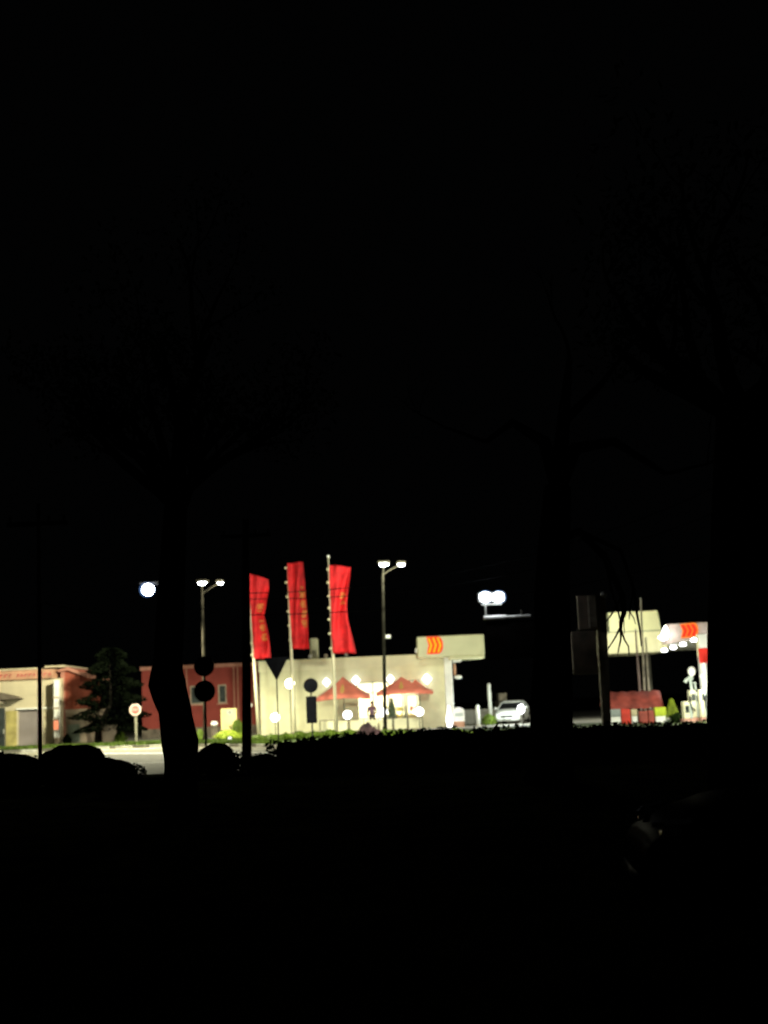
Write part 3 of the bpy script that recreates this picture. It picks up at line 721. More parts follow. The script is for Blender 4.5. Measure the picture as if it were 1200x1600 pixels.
# ------------------------------------------------------------------ traffic signs seen from behind and utility poles
def sign_post(px, Y, discs, rect, lab, base=0.0, tri=None, r=.03):
    x0 = gx(px, Y, 1.5); t = thing('traffic_sign', lab, 'traffic sign', (x0, Y, base))
    tops = [pz(px, d[0]-4, Y) for d in discs] + ([pz(px, rect[1], Y)] if rect else []) + ([pz(px, tri[1], Y)] if tri else [])
    MB().tube([(x0,Y,base),(x0,Y,max(tops))], r, 8).build('post', M['dark'], t)
    for py, rr in discs:
        c = at(px, py, Y); MB().lathe([(.01,-.02),(rr*.97,-.02),(rr,-.01),(rr,.01),(rr*.97,.015),(.01,.015)], (x0, Y-r-.03, c.z), 'y', 24).build('sign_plate', M['signback'], t)
        b = MB(); b.box(x0-.12, x0+.12, Y-r-.009, Y-r+.0, c.z-.12, c.z-.08); b.box(x0-.12, x0+.12, Y-r-.009, Y-r+.0, c.z+.08, c.z+.12); b.build('clamp', M['dark'], t)
    if rect:
        hw, y0, y1 = rect; z1, z0 = pz(px, y0, Y), pz(px, y1, Y)
        MB().bbox(x0-hw, x0+hw, Y-r-.05, Y-r-.012, z0, z1, .012).build('plate', M['signback'], t)
    if tri:
        hw, y0, y1 = tri; z1, z0 = pz(px, y0, Y), pz(px, y1, Y)
        MB().prism_xz([(x0,z0),(x0+hw,z1),(x0-hw,z1)], Y-r-.04, Y-r-.012).build('sign_plate', M['signback'], t)
sign_post(321, 36, [(1041,.285),(1080,.30)], None, 'two black round sign backs one above the other on a dark post')
sign_post(487, 54, [(1071,.305)], (.22,1088,1130), 'black round sign back above a tall black rectangular plate')
sign_post(434, 52, [], None, 'dark triangular yield sign back on a slender post before the shop', tri=(.50,1027,1064), r=.025)
# octagonal sign
Yo = 70.5; c = at(212,1109,Yo); t = thing('stop_sign', 'pale octagonal road sign with red centre on a white post by the kerb', 'traffic sign', (c.x, Yo, .1))
MB().tube([(c.x,Yo,.1),(c.x,Yo,c.z+.1)], .075, 10).build('post', mat('weathered_sign_post', (.16,.15,.11), .8, .2, 3), t)
oct_ = lambda r_: [(c.x+r_*math.cos(R(22.5+45*k)), c.z+r_*math.sin(R(22.5+45*k))) for k in range(8)]
pl = MB().prism_xz(oct_(.34), Yo-.11, Yo-.075).build('sign_plate', M['stopwhite'], t)
MB().prism_xz(oct_(.235), Yo-.118, Yo-.1115).build('red_field', M['stopred'], pl)
b = MB()
for k in range(4):
    xx = c.x-.16+k*.085; b.box(xx, xx+.06, Yo-.124, Yo-.119, c.z-.04, c.z-.02); b.box(xx, xx+.02, Yo-.124, Yo-.119, c.z-.018, c.z+.05); b.box(xx+.022, xx+.06, Yo-.124, Yo-.119, c.z+.03, c.z+.05)
b.build('lettering', M['stopwhite'], pl)
def utility_pole(px_b, py_b, px_t, Y, h, r0, r1, lab):
    x0 = gx(px_b, Y, .5); x1 = gx(px_t, Y, 5); sl = (x1-x0)/4.5; t = thing('utility_pole', lab, 'utility pole', (x0, Y, 0))
    MB().tube([(x0,Y,0),(x0+sl*h*.5,Y,h*.5),(x0+sl*h,Y,h)], [r0,(r0+r1)/2,r1], 10).build('pole', M['wood'], t)
    MB().box(x0+sl*h-.8, x0+sl*h+.8, Y-.14, Y-.06-.0, h-.6, h-.48).build('crossarm', M['wood'], t)
    for s in (-.7, 0.3, .7): MB().lathe([(.02,0),(.05,.02),(.03,.07),(.05,.10),(.02,.14)], (x0+sl*h+s, Y-.1, h-.477)).build('insulator', M['dark'], t)
    return Vector((x0+sl*h, Y, h))
pA = utility_pole(385,1176,384,40,7.6,.155,.11,'thick dark utility pole between the red building and the first flag')
pB = utility_pole(63,1170,61,33,7.2,.06,.045,'slim dark utility pole in front of the sandy shop front')
# overhead wires
def wire(a, b_, sag, lab, r=.012):
    n = 14; pts = [a.lerp(b_, i/n) - Vector((0,0,sag*4*(i/n)*(1-i/n))) for i in range(n+1)]
    tag(MB().tube(pts, r, 5).build('overhead_wire', M['wire']), lab, 'cable', 'overhead wires')
pD = Vector((18.0, 44, 8.2))
wire(at(384,927,40), at(1120,760,44), 0.9, 'overhead cable crossing in front of the tops of the three red flags', .014)
wire(at(384,936,40), at(1120,800,44), 0.8, 'second overhead cable crossing the upper half of the three red flags', .012)
wire(at(384,961,40), at(1120,865,44), 0.5, 'lowest overhead cable crossing the waist of the furled red flag', .014)
wire(at(61,940,33), at(384,930,40), 0.5, 'overhead cable running between the slim pole and the thick pole', .014)

# ------------------------------------------------------------------ sandy shop front on the edge of the photo
YL = 77.0; SL = YL/FPX*1.011
lx0, lx1 = at(-90,1100,YL).x, at(96,1100,YL).x; lz = pz(40,1047,YL)
lb = thing('sandy_shop', 'sandy single storey shop front with a peach fascia and grey shutter', 'shop', ((lx0+lx1)/2, YL, .1))
zf = pz(40,1062,YL); zd = pz(45,1108,YL)
sx0, sx1 = at(28,1130,YL).x, at(61,1130,YL).x
b = MB(); b.box(lx0, lx1, YL, YL+7, zd, zf); b.box(sx1, lx1, YL, YL+7, .1, zd-.003); b.box(lx0, sx0, YL, YL+7, .1, zd-.003); b.build('wall', M['sand'], lb)
b = MB(); b.bbox(lx0-.05, at(84,1055,YL).x, YL-.25, YL+7.1, zf+.003, lz, .03); fa = b.build('fascia', M['peach'], lb)
b = MB(); rnd = random.Random(5); x = at(2,1055,YL).x
while x < at(82,1055,YL).x:
    w_ = rnd.uniform(.14,.26); hh = (lz-zf)*.32
    if rnd.random() < .8:
        b.tube([(x, YL-.262, zf+.16), (x+w_*.3, YL-.262, zf+.16+hh), (x+w_*.8, YL-.262, zf+.16+hh*rnd.uniform(.2,.9))], .035, 5)
    x += w_+.05
b.build('lettering', M['letters'], fa)
b = MB(); b.box(lx0-.1, at(60,1050,YL).x, YL-.4, YL+7.2, lz+.003, lz+.10); b.box(at(66,1048,YL).x, at(97,1048,YL).x, YL+.5, YL+6.5, lz+.12, lz+.22); b.build('roof', M['sand'], lb)
MB().box(sx0, sx1, YL+.15, YL+.22, .1, zd-.05).build('shutter', M['lilac'], lb)
b = MB(); b.box(at(26,1107,YL).x, at(84,1107,YL).x, YL-.12, YL-.003, zd-.02, zd+.08); b.build('ledge', M['white'], lb)
MB().box(at(10,1130,YL).x, at(26,1130,YL).x, YL-.06, YL-.003, .12, zd-.05).build('olive_panel', M['olive'], lb)
dr = MB().box(at(-16,1130,YL).x, at(8,1130,YL).x, YL-.07, YL-.003, .12, pz(0,1106,YL)).build('door', M['glassdark'], lb)
MB().box(at(6,1130,YL).x, at(7.2,1130,YL).x, YL-.12, YL-.072, .9, 1.2).build('handle', M['steel'], dr)
# awning sign over the door
b = MB(); xa0, xa1 = at(-50,1088,YL).x, at(38,1092,YL).x; za = pz(10,1080,YL)
b.prism_xz([(xa0, za-.5),(xa0,za),(xa0+1.5,za+.03),(xa1-1.2,za-.10),(xa1-.4,za-.32),(xa1,za-.50),(xa1-.9,za-.52)], YL-1.0, YL-.003)
b.build('awning', M['brownsign'], lb)
b = MB(); b.prism_xz([(xa0, za-.76),(xa0,za-.525),(xa1-1.3,za-.535),(xa1-1.0,za-.72)], YL-.9, YL-.003); b.build('awning_valance', M['concrete'], lb)
# pylon with an orange panel
pxl = at(89,1120,YL-.8); t = thing('advertising_pillar', 'slim white pillar with glowing orange panel against the sandy shop', 'pillar', (pxl.x, YL-.8, .1))
zz = pz(89,1062,YL-.8); w_ = .16
MB().bbox(pxl.x-w_, pxl.x+w_, YL-1.0, YL-.6, .55, zz, .04).build('column', M['white'], t)
MB().bbox(pxl.x-w_*.9, pxl.x+w_*.9, YL-.98, YL-.62, .1, .548, .02).build('base', M['beige'], t)
for k in range(3): MB().box(pxl.x-w_-.02, pxl.x+w_+.02, YL-1.03, YL-1.002, zz-1.1-k*.62, zz-1.0-k*.62).build('band', M['beige'], t)
MB().bbox(pxl.x-w_*.85, pxl.x+w_*.85, YL-1.05, YL-1.003, pz(89,1140,YL-.8), pz(89,1126,YL-.8), .03).build('lit_panel', M['orange'], t)
# brick house next to it
xb0, xb1 = at(95,1080,YL+.5).x, at(124,1080,YL+.5).x
t = thing('brick_house', 'red brick house end with pale corner beside the dark spruce', 'house', ((xb0+xb1)/2, YL+.5, .1))
MB().box(xb0+.25, xb1, YL+.5, YL+6, pz(110,1108,YL), pz(110,1047,YL)).build('wall', M['redbrick'], t)
MB().box(xb0, xb0+.247, YL+.45, YL+6, .1, pz(100,1047,YL)).build('corner', M['redtrim'], t)
MB().prism_xz([(xb0-.1,pz(98,1046,YL)),(xb0+.5,pz(104,1043,YL)+.05),(xb1+.6,pz(128,1056,YL)),(xb1+.6,pz(128,1056,YL)-.15),(xb0+.5,pz(104,1047,YL)),(xb0-.1,pz(98,1047,YL)-.1)], YL+.2, YL+6.2).build('roof', M['redtrim'], t)
MB().box(xb0+.25, xb1+.4, YL+.6, YL+6, .1, pz(110,1108,YL)-.003).build('plinth_wall', M['beige'], t)
MB().box(xb0+.4, xb0+1.1, YL+.52, YL+.598, .25, 1.3).build('door', M['frame'], t)
# low beige sheds behind the spruce
x0, x1 = at(112,1145,YL+2).x, at(147,1145,YL+2).x
t = thing('garden_shed', 'low beige shed with a dark roof behind the spruce trunk', 'shed', ((x0+x1)/2, YL+2, .1))
MB().box(x0, x1, YL+2, YL+4.5, .1, pz(130,1136,YL+2)).build('wall', M['beige'], t)
MB().prism_xz([(x0-.2,pz(130,1135,YL+2)),(x1+.2,pz(130,1135,YL+2)),((x0+x1)/2,pz(130,1124,YL+2))], YL+1.8, YL+4.7).build('roof', M['darkroof'], t)
MB().box(x0+.45, x0+.95, YL+1.96, YL+1.997, .14, .95).build('door', M['peach'], t)
x0, x1 = at(160,1145,YL+3).x, at(180,1145,YL+3).x
t = thing('garden_wall', 'short pale garden wall beyond the spruce trunk', 'wall', ((x0+x1)/2, YL+3, .1))
MB().box(x0, x1, YL+3, YL+3.3, .1, pz(170,1135,YL+3)).build('wall', M['beige'], t)
MB().box(x0-.05, x1+.05, YL+2.95, YL+3.35, pz(170,1135,YL+3)+.003, pz(170,1135,YL+3)+.07).build('coping', M['concrete'], t)
# dark spruce
Yt = 73.0; c = at(172,1090,Yt); xt = gx(153,Yt)
t = thing('spruce_tree', 'broad dark spruce with ragged edges between the brick house and red building', 'tree', (xt, Yt, .1))
zc0, zc1 = pz(172,1137,Yt), pz(172,1012,Yt); g = MB()
for k in range(6500):
    f_ = random.random()**1.25; zz = zc0 + f_*(zc1-zc0)
    rmax = 2.3*(1-f_)**.45*(.72+.28*math.sin(f_*34+1)) + .1
    if f_ < .12: rmax *= .8
    a_ = random.random()*6.28; r_ = rmax*math.sqrt(random.uniform(.25,1))
    pos = Vector((c.x+(f_*.1)+math.cos(a_)*r_*1.05, Yt+math.sin(a_)*r_*.9, zz-.12*r_))
    d_ = Vector((math.cos(a_), math.sin(a_), random.uniform(-.5,.2))).normalized(); sd = Vector((random.gauss(0,1),random.gauss(0,1),random.gauss(0,1))).normalized()
    s_ = random.uniform(.12,.26); g.add([pos-sd*.06*1.4, pos+sd*.06*1.4, pos+d_*s_], [(0,1,2)])
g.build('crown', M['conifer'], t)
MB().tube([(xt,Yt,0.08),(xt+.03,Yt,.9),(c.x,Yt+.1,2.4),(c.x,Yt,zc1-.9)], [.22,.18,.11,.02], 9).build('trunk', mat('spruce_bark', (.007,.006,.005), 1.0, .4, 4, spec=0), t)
bush('lit olive shrub between the spruce and the road sign', at(188,1150,74.5).x, 74.5, .7, .75, .6, M['leaflit'], 260, .06, .1)
bush('small dark green shrub at the corner of the brick house', at(105,1145,75.6).x, 75.6, .5, .7, .5, M['leafdark'], 200, .06, .1)

# ------------------------------------------------------------------ red building
YR = 88.0
rx0, rx1 = at(222,1090,YR).x, at(411,1090,YR).x; rz = pz(320,1038,YR)
rb = thing('red_building', 'dull red flat roofed building with grey windows behind the round signs', 'building', ((rx0+rx1)/2, YR, .1))
# window openings: two columns
wz_0, wz_1 = pz(340,1099,YR), pz(340,1070,YR)
wins = [(at(297,1085,YR).x, at(318,1085,YR).x), (at(341,1085,YR).x, at(354,1085,YR).x), (at(396,1085,YR).x, at(404,1085,YR).x)]
b = MB(); xs = rx0
for a_, c_ in wins:
    b.box(xs, a_, YR, YR+6, .7, rz-.25); b.box(a_, c_, YR, YR+6, wz_1, rz-.25); b.box(a_, c_, YR, YR+6, .7, wz_0); xs = c_
b.box(xs, rx1, YR, YR+6, .7, rz-.25); b.build('wall', M['redrender'], rb)
MB().box(rx0-.1, rx1+.1, YR-.12, YR+6.1, rz-.247, rz).build('cornice', M['redtrim'], rb)
MB().box(rx0-.03, rx1+.03, YR-.05, YR+6.03, .1, .697).build('plinth', M['brownsign'], rb)
for a_, c_ in wins:
    f_ = MB(); f_.box(a_, a_+.09, YR-.03, YR+.1, wz_0, wz_1); f_.box(c_-.09, c_, YR-.03, YR+.1, wz_0, wz_1); f_.box(a_+.09, c_-.09, YR-.03, YR+.1, wz_1-.09, wz_1); f_.box(a_+.09, c_-.09, YR-.03, YR+.1, wz_0, wz_0+.09)
    fo = f_.build('window', M['concrete'], rb); MB().box(a_+.09, c_-.09, YR+.05, YR+.08, wz_0+.09, wz_1-.09).build('pane', M['glassdark'], fo)
    MB().box(a_-.1, c_+.1, YR-.12, YR-.032, wz_0-.09, wz_0-.002).build('sill', M['redtrim'], fo)
for p_ in (366, 372, 292):
    MB().box(at(p_,1080,YR).x-.05, at(p_,1080,YR).x+.05, YR-.08, YR-.003, .72, rz-.26).build('downpipe', M['redtrim'], rb)
# yellow board, lantern, ball lamp, urn
Yb = 78.0; x0, x1 = at(345,1124,Yb).x, at(370,1124,Yb).x; z0, z1 = pz(357,1141,Yb), pz(357,1107,Yb)
t = thing('notice_board', 'yellow board with a small blue grey disc in front of the red building', 'sign board', ((x0+x1)/2, Yb, .1))
pb = MB().bbox(x0, x1, Yb, Yb+.12, z0, z1, .03).build('panel', M['board'], t)
cc = at(359,1113,Yb); MB().lathe([(.01,-.02),(.15,-.02),(.15,-.003),(.01,-.003)], (cc.x, Yb, cc.z), 'y', 20).build('disc', M['bluelogo'], pb)
MB().lathe([(.01,-.03),(.09,-.03),(.09,-.021),(.01,-.021)], (cc.x, Yb, cc.z), 'y', 16).build('inner_disc', M['concrete'], pb)
for x in (x0+.15, x1-.15): MB().box(x-.04, x+.04, Yb+.02, Yb+.1, .1, z0-.003).build('leg', M['steel'], t)
p = at(335,1130,75); t = thing('garden_lantern', 'stubby brown lantern with a pale cap beside the yellow board', 'lantern', (p.x, 75, .1))
MB().lathe([(.16,0),(.2,.3),(.2,.75)], (p.x,75,.1), 'z', 14).build('body', M['brownsign'], t)
MB().ball((p.x,75,.98), .22, 14, (1,1,.7)).build('cap', M['white'], t, True)
MB().tube([(p.x,75,.84),(p.x,75,.9)], .1).build('neck', M['steel'], t)
p = at(359,1154,68); t = thing('ball_lamp', 'tiny white ball lamp low in the shrubs before the yellow board', 'garden lamp', (p.x, 68, .1))
MB().tube([(p.x,68,.1),(p.x,68,p.z-.1)], .03).build('post', M['post'], t)
MB().ball((p.x,68,p.z), .10, 12).build('globe', emit('dim_globe', (1,.97,.85), 2.2), t, True)
lamp('ball_light', (p.x, 67.7, p.z+.25), 7, (1,.95,.8), .1, parent=t)
p = at(392,1102,79); t = thing('wall_globe', 'small pale globe lamp on a thin post beside the first flagpole', 'garden lamp', (p.x, 79, .1))
MB().tube([(p.x,79,.1),(p.x,79,p.z-.1)], .03).build('post', M['post'], t)
MB().ball((p.x,79,p.z), .12, 12).build('globe', M['white'], t, True)
bush('rounded lit green shrub against the yellow board', at(372,1132,76).x, 76, .9, 1.15, .8, M['leaflit'], 420, .07, .1)
bush('wide low yellow green shrub behind the tiny ball lamp', at(357,1152,70).x, 70, 1.5, .62, 1.0, M['leaflime'], 420, .06, .1)
bush('pale grey green shrub at the foot of the tan lamp post', at(313,1155,70.6).x, 70.6, .45, .75, .5, M['leaflit'], 200, .06, .1)
# low planting in front of the shop wall
labs = ['lit ragged shrub below the first flagpole','lit low shrub under the yield sign post','lit low shrub below the tall globe lamp','lit shrub between the second flagpole and rectangular sign plate','lit shrub at the foot of the rectangular sign plate','lit shrub at the foot of third flagpole','dim shrub past the third flagpole']
for k, px in enumerate((403,425,447,468,490,515,545)):
    Yk = 64 + k*.9; zt_ = pz(px, 1148-k*1.2+random.uniform(-3,3), Yk)
    bush(labs[k], at(px,1150,Yk).x, Yk, .95, max(.35, zt_-.1), .8, M['leaflit'], 420, .07, .1)
labs = ['dark shrub sticking up under the two parasols','purplish low shrub beside the tallest dark shrub','dark green shrub at the base of dark twin lamp','dark green low shrub before the window parasol','dark green shrub before the end of shop wall','greenish low shrub before the corner pillar','brownish low shrub before the yard cabinet','dark low shrub before the yard bollard']
for k, (px, py, ww_) in enumerate(((574,1127,.8),(588,1138,.7),(603,1138,.9),(625,1138,1.0),(650,1140,1.0),(680,1139,1.0),(712,1137,1.0),(745,1140,1.1))):
    Yk = 58.0; zt_ = pz(px, py, Yk)
    bush(labs[k], at(px,1140,Yk).x, Yk, ww_, zt_-.1, .8, M['leaflit'] if k not in (0,1) else mat('purple_leaves', (.09,.045,.05), .8, .4, 2), 380, .07, .1)

# ------------------------------------------------------------------ foreground planting (dark)
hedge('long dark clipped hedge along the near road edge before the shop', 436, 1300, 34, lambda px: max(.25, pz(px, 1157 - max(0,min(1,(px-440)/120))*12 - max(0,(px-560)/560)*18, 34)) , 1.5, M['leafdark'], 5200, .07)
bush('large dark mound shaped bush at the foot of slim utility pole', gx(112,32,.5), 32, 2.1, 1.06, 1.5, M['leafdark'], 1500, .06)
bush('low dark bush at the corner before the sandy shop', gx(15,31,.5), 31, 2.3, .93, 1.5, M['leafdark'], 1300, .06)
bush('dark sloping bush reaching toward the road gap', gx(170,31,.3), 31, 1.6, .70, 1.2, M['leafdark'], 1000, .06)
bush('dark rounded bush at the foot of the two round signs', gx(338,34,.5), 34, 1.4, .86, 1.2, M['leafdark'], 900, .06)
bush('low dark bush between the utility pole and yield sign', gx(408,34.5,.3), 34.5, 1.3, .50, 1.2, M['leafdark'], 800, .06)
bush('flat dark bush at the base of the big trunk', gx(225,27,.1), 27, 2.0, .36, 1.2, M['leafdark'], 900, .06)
# big trunk
Yb = 20.0
prof = [(1400,281,34),(1205,284,25),(1160,281,27),(1110,274.5,24.5),(1085,267,27),(1066,262,29),(1050,262,26),(1035,263,23.5),(990,264,21),(900,268,20),(780,276,18)]
t = thing('leaning_tree', 'big black leaning trunk with a burl in front of the red building', 'tree', at(281,1400,Yb) * Vector((1,1,0)) if False else (at(281,1400,Yb).x, Yb, 0))
pts, rad = [], []
for py, px, r_ in prof:
    p = at(px, py, Yb); pts.append(p); rad.append(r_*Yb/FPX*1.01)
pts[0].z = -.05
tr = MB().tube(pts, rad, 14); 
for i, v in enumerate(tr.v): v.x += .02*math.sin(v.z*9+i*1.7); v.y += .02*math.sin(v.z*7+i*2.1)
tips = []; rnd = random.Random(3); lb_ = MB()
for k in range(7):
    a_ = k*.9+.3; limb(lb_, pts[-1]-Vector((0,0,.05*k)), Vector((math.cos(a_)*.8, math.sin(a_)*.7, .9)), 2.0, .11, 2, tips, rnd)
limb(lb_, pts[-1], Vector((.1,.1,1)), 2.8, .15, 2, tips, rnd)
tr.build('trunk', M['wood'], t, True); lb_.build('branches', M['wood'], t)
g = MB()
for p in tips:
    if p.z > 4.9: leaf_cloud(g, p, (.55,.55,.42), 46, .055)
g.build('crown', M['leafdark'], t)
# middle bare tree whose branches hang before the canopy
Ym = 25.0
t = thing('bare_tree', 'thick dark trunk with thin bare twigs hanging before the cream canopy', 'tree', (gx(864,Ym,0), Ym, 0))
pts = [at(864,1330,Ym), at(862,1180,Ym), at(862,1090,Ym), at(863,1000,Ym), at(862,930,Ym), at(866,850,Ym), at(872,760,Ym)]
pts[0].z = -.05
tr = MB().tube(pts, [.50,.41,.39,.37,.36,.33,.25], 14)
for i, v in enumerate(tr.v): v.x += .02*math.sin(v.z*8+i*1.3)
tr.build('trunk', M['wood'], t, True)
br = MB()
def br_px(seq, r0, r1, dy=0):
    n = len(seq); br.tube([at(px, py, Ym+dy*(i/(n-1))) for i, (px, py) in enumerate(seq)], [r0+(r1-r0)*i/(n-1) for i in range(n)], 6)
br_px([(866,850),(905,830),(945,870),(972,930),(975,958),(970,972),(970,985)], .10, .028)
br_px([(970,978),(962,995),(955,1006),(946,1020)], .022, .010)
br_px([(970,980),(970,1000),(967,1012),(965,1024)], .022, .010)
br_px([(970,982),(976,1000),(982,1010),(983,1024)], .022, .011)
br_px([(972,930),(962,950),(952,965),(944,975)], .024, .010)
br_px([(945,870),(955,920),(966,955),(970,975)], .03, .014)
br_px([(905,830),(970,860),(990,920),(995,958),(1000,985),(1002,1010)], .05, .010)
br_px([(990,920),(984,955),(983,968)], .02, .008)
br_px([(983,955),(990,965),(993,975)], .014, .007)
br_px([(972,930),(974,960),(976,990)], .016, .008)
br_px([(872,760),(900,700),(960,690),(1040,740)], .18, .05)
br_px([(872,760),(850,690),(800,660),(760,690)], .17, .05)
br_px([(872,760),(880,660),(890,560)], .2, .06)
br_px([(880,660),(940,600),(985,540)], .1, .03)
tips = []
for px, py, d in ((1040,740,(1,.2,.3)),(760,690,(-1,.2,.3)),(890,560,(.1,.1,1)),(985,540,(.6,.2,.8))):
    limb(br, at(px,py,Ym), Vector(d), 1.5, .045, 2, tips, rnd)
br.build('branches', M['wood'], t)
# right-hand trunk near the car
Yn = 12.0
t = thing('smooth_tree', 'broad smooth black trunk standing behind the parked dark car', 'tree', (at(1160,1330,Yn).x, Yn, 0))
pts = [at(1172,1370,Yn), at(1164,1250,Yn), at(1161,1100,Yn), at(1160,960,Yn), at(1162,800,Yn), at(1160,640,Yn)]; pts[0].z = -.05
MB().tube(pts, [.46,.35,.327,.32,.30,.25], 16).build('trunk', M['wood'], t, True)
br = MB(); tips = []
for k in range(6):
    a_ = k*1.05; limb(br, pts[-1]-Vector((0,0,.06*k)), Vector((math.cos(a_), math.sin(a_), .8)), 1.6, .11, 2, tips, rnd)
br.build('branches', M['wood'], t)
g = MB()
for p in tips:
    if p.z > 4.2: leaf_cloud(g, p, (.5,.5,.4), 40, .05)
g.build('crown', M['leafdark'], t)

# ------------------------------------------------------------------ hoarding with floodlights
Yf = 46.0
hx0, hx1 = at(761,1000,Yf).x, at(851,1000,Yf).x; zr = pz(792,964,Yf)
t = thing('billboard', 'dark blank hoarding back with a pale rail along its top edge', 'billboard', ((hx0+hx1)/2, Yf, 0))
MB().box(hx0, hx1, Yf+.05, Yf+.13, pz(792,1030,Yf), zr-.12).build('panel', mat('black_hoarding', (.010,.009,.009), .95, .3, 1.5, spec=.0), t)
b = MB(); b.tube([at(756,966,Yf), at(791,964,Yf)], .085, 10); b.tube([at(791.3,964,Yf), at(829,962,Yf)], .05, 10); b.build('rail', M['white'], t)
for x in (hx1-.22, hx1-.08): MB().box(x-.05, x+.05, Yf+.14, Yf+.24, 0, zr-.13).build('leg', M['wire'], t)
a_ = at(815,955,Yf); MB().tube([(a_.x,Yf,zr+.02),(a_.x,Yf,a_.z+.05)], .03, 6).build('stub', M['post'], t)
base = at(759,962,Yf)
fl = thing('floodlight', 'pair of glaring white floodlights on a stem above the hoarding rail', 'floodlight', (base.x, Yf, base.z))
top = at(758,944,Yf); MB().tube([(base.x,Yf,zr+.07),(top.x,Yf,top.z)], .03, 8).build('stem', M['steel'], fl)
a0, a1 = at(752,944,Yf), at(784,943,Yf); MB().tube([(a0.x,Yf+.05,a0.z-.02),(a1.x,Yf+.05,a1.z-.02)], .028, 8).build('crossbar', M['steel'], fl)
for px in (758, 778.5):
    c = at(px, 933, Yf)
    MB().bbox(c.x-.26, c.x+.26, Yf+.0, Yf+.2, c.z-.2, c.z+.2, .05).build('housing', M['steel'], fl)
    MB().ball((c.x, Yf-.03, c.z), .195, 16, (1.05,.4,.95)).build('lens', M['lampb'], fl, True)
    MB().ball((c.x+.02, Yf-.03, c.z), .26, 18, (1.05,.6,.95)).build('halo_shell', M['halo'], fl, True)  # added glowing shell, halo around the floodlight lens
    lamp('flood_beam', (c.x, Yf+.4, c.z+.05), 7500, (.96,1,.78), .2, 'SPOT', (c.x-4, Yf+34, 2.5), 115, fl, .6)
    lamp('flood_spill', (c.x, Yf-.40, c.z), 12, (.95,.98,1), .15, parent=fl)

# ------------------------------------------------------------------ weathered pillar with hanging panels
Yp = 47.0
bx_ = at(941,1110,Yp); t = thing('sign_pillar', 'dim weathered pillar with two brownish panels hanging off its side', 'sign', (bx_.x, Yp, 0))
b = MB(); xa_, xb_ = at(934,1000,Yp).x, at(948,1000,Yp).x; zt_ = pz(941,930,Yp)
b.prism_xz([(xa_,0),(xb_-.06,0),(xb_,2.0),(xb_+.06,zt_-.25),(xb_,zt_),(xa_+.03,zt_),(xa_,2.0)], Yp, Yp+.34); b.build('column', M['concrete'], t)
MB().ball(tuple(at(943,929,Yp)), .12, 12).build('cap', M['steel'], t, True)
def pan(a, b_, c, d, nm, m_, off):
    x0, x1 = at(a,(c+d)/2,Yp).x, at(b_,(c+d)/2,Yp).x; MB().bbox(x0, x1, Yp-.05+off, Yp+.15+off, pz((a+b_)/2,d,Yp), pz((a+b_)/2,c,Yp), .03).build(nm, m_, t)
pan(903,933,930,984,'upper_panel', M['panelweather'], 0); pan(894,932.5,986,1054,'lower_panel', M['panelweather'], -.03)
pan(918,931,931,982,'upper_strip', M['concrete'], -.23)
MB().box(at(903,984,Yp).x, xa_-.003, Yp+.16, Yp+.24, pz(915,985.5,Yp), pz(915,980,Yp)).build('bracket', M['dark'], t)

# ------------------------------------------------------------------ yard beside the shop
Yy = 86.0
x0, x1 = at(712,1120,Yy).x, at(790,1120,Yy).x
t = thing('yard_fence', 'grey plank fence across the yard behind the bollards', 'fence', ((x0+x1)/2, Yy, .1))
MB().box(x0, x1, Yy, Yy+.06, .15, pz(750,1108,Yy)).build('boards', M['fence'], t)
for k in range(5):
    x = x0+(x1-x0)*k/4; MB().box(x-.05, x+.05, Yy+.063, Yy+.16, .1, pz(750,1107,Yy)).build('post', M['post'], t)
def bollard(px, pt, Y, r, lab, m_):
    x = gx(px, Y, 1); z = pz(px, pt, Y); t = thing('bollard', lab, 'post', (x, Y, .1))
    MB().lathe([(r,.0),(r,z-.1-r),(r*.85,z-.1-r*.4),(r*.45,z-.1-.02),(.01,z-.1)], (x,Y,.1), 'z', 16).build('shaft', m_, t, True)
    MB().lathe([(r*1.5,0),(r*1.5,.04),(r*1.05,.06)], (x,Y,.1)).build('base', M['concrete'], t)
bollard(746.5,1101,80,.115,'short white round topped post in the yard beside the shop', M['white'])
bollard(766,1067,82,.115,'tall grey round topped post in the yard beside the shop', M['steel'])
# rounded cabinet and cone lamp by the pillar
Yc = 79.0; x0, x1 = at(708,1120,Yc).x, at(726,1120,Yc).x; zt_ = pz(717,1105,Yc)
t = thing('ice_chest', 'rounded pale cabinet with an orange base beside the shop pillar', 'cabinet', ((x0+x1)/2, Yc, .1))
w_ = (x1-x0)/2; cx = (x0+x1)/2
MB().prism_xz([(x0,.45),(x1,.45),(x1,zt_-w_*.7)]+[(cx+w_*math.cos(a), zt_-w_*.7+w_*.7*math.sin(a)) for a in [math.pi*i/10 for i in range(1,10)]]+[(x0,zt_-w_*.7)], Yc, Yc+.6).build('body', M['white'], t)
MB().box(x0+.03, x1-.03, Yc+.03, Yc+.57, .1, .447).build('base', M['peach'], t)
MB().box(x0+.1, x1-.1, Yc-.02, Yc-.003, .75, zt_-.35).build('panel', M['pumpgrey'], t)
p = at(702,1122,78); t = thing('pillar_lamp', 'glowing white bottle shaped lamp at the foot of the corner pillar', 'lamp', (p.x, 78, .1))
MB().lathe([(.16,0),(.16,.08),(.10,.1)], (p.x,78,.1)).build('base', M['steel'], t)
MB().lathe([(.13,.1),(.17,.35),(.15,.7),(.06,1.05),(.03,1.3)], (p.x,78,.1), 'z', 14).build('lens', M['globe'], t, True)
lamp('pillar_light', (p.x, 77.6, 1.0), 45, (.95,1,.85), .2, parent=t)
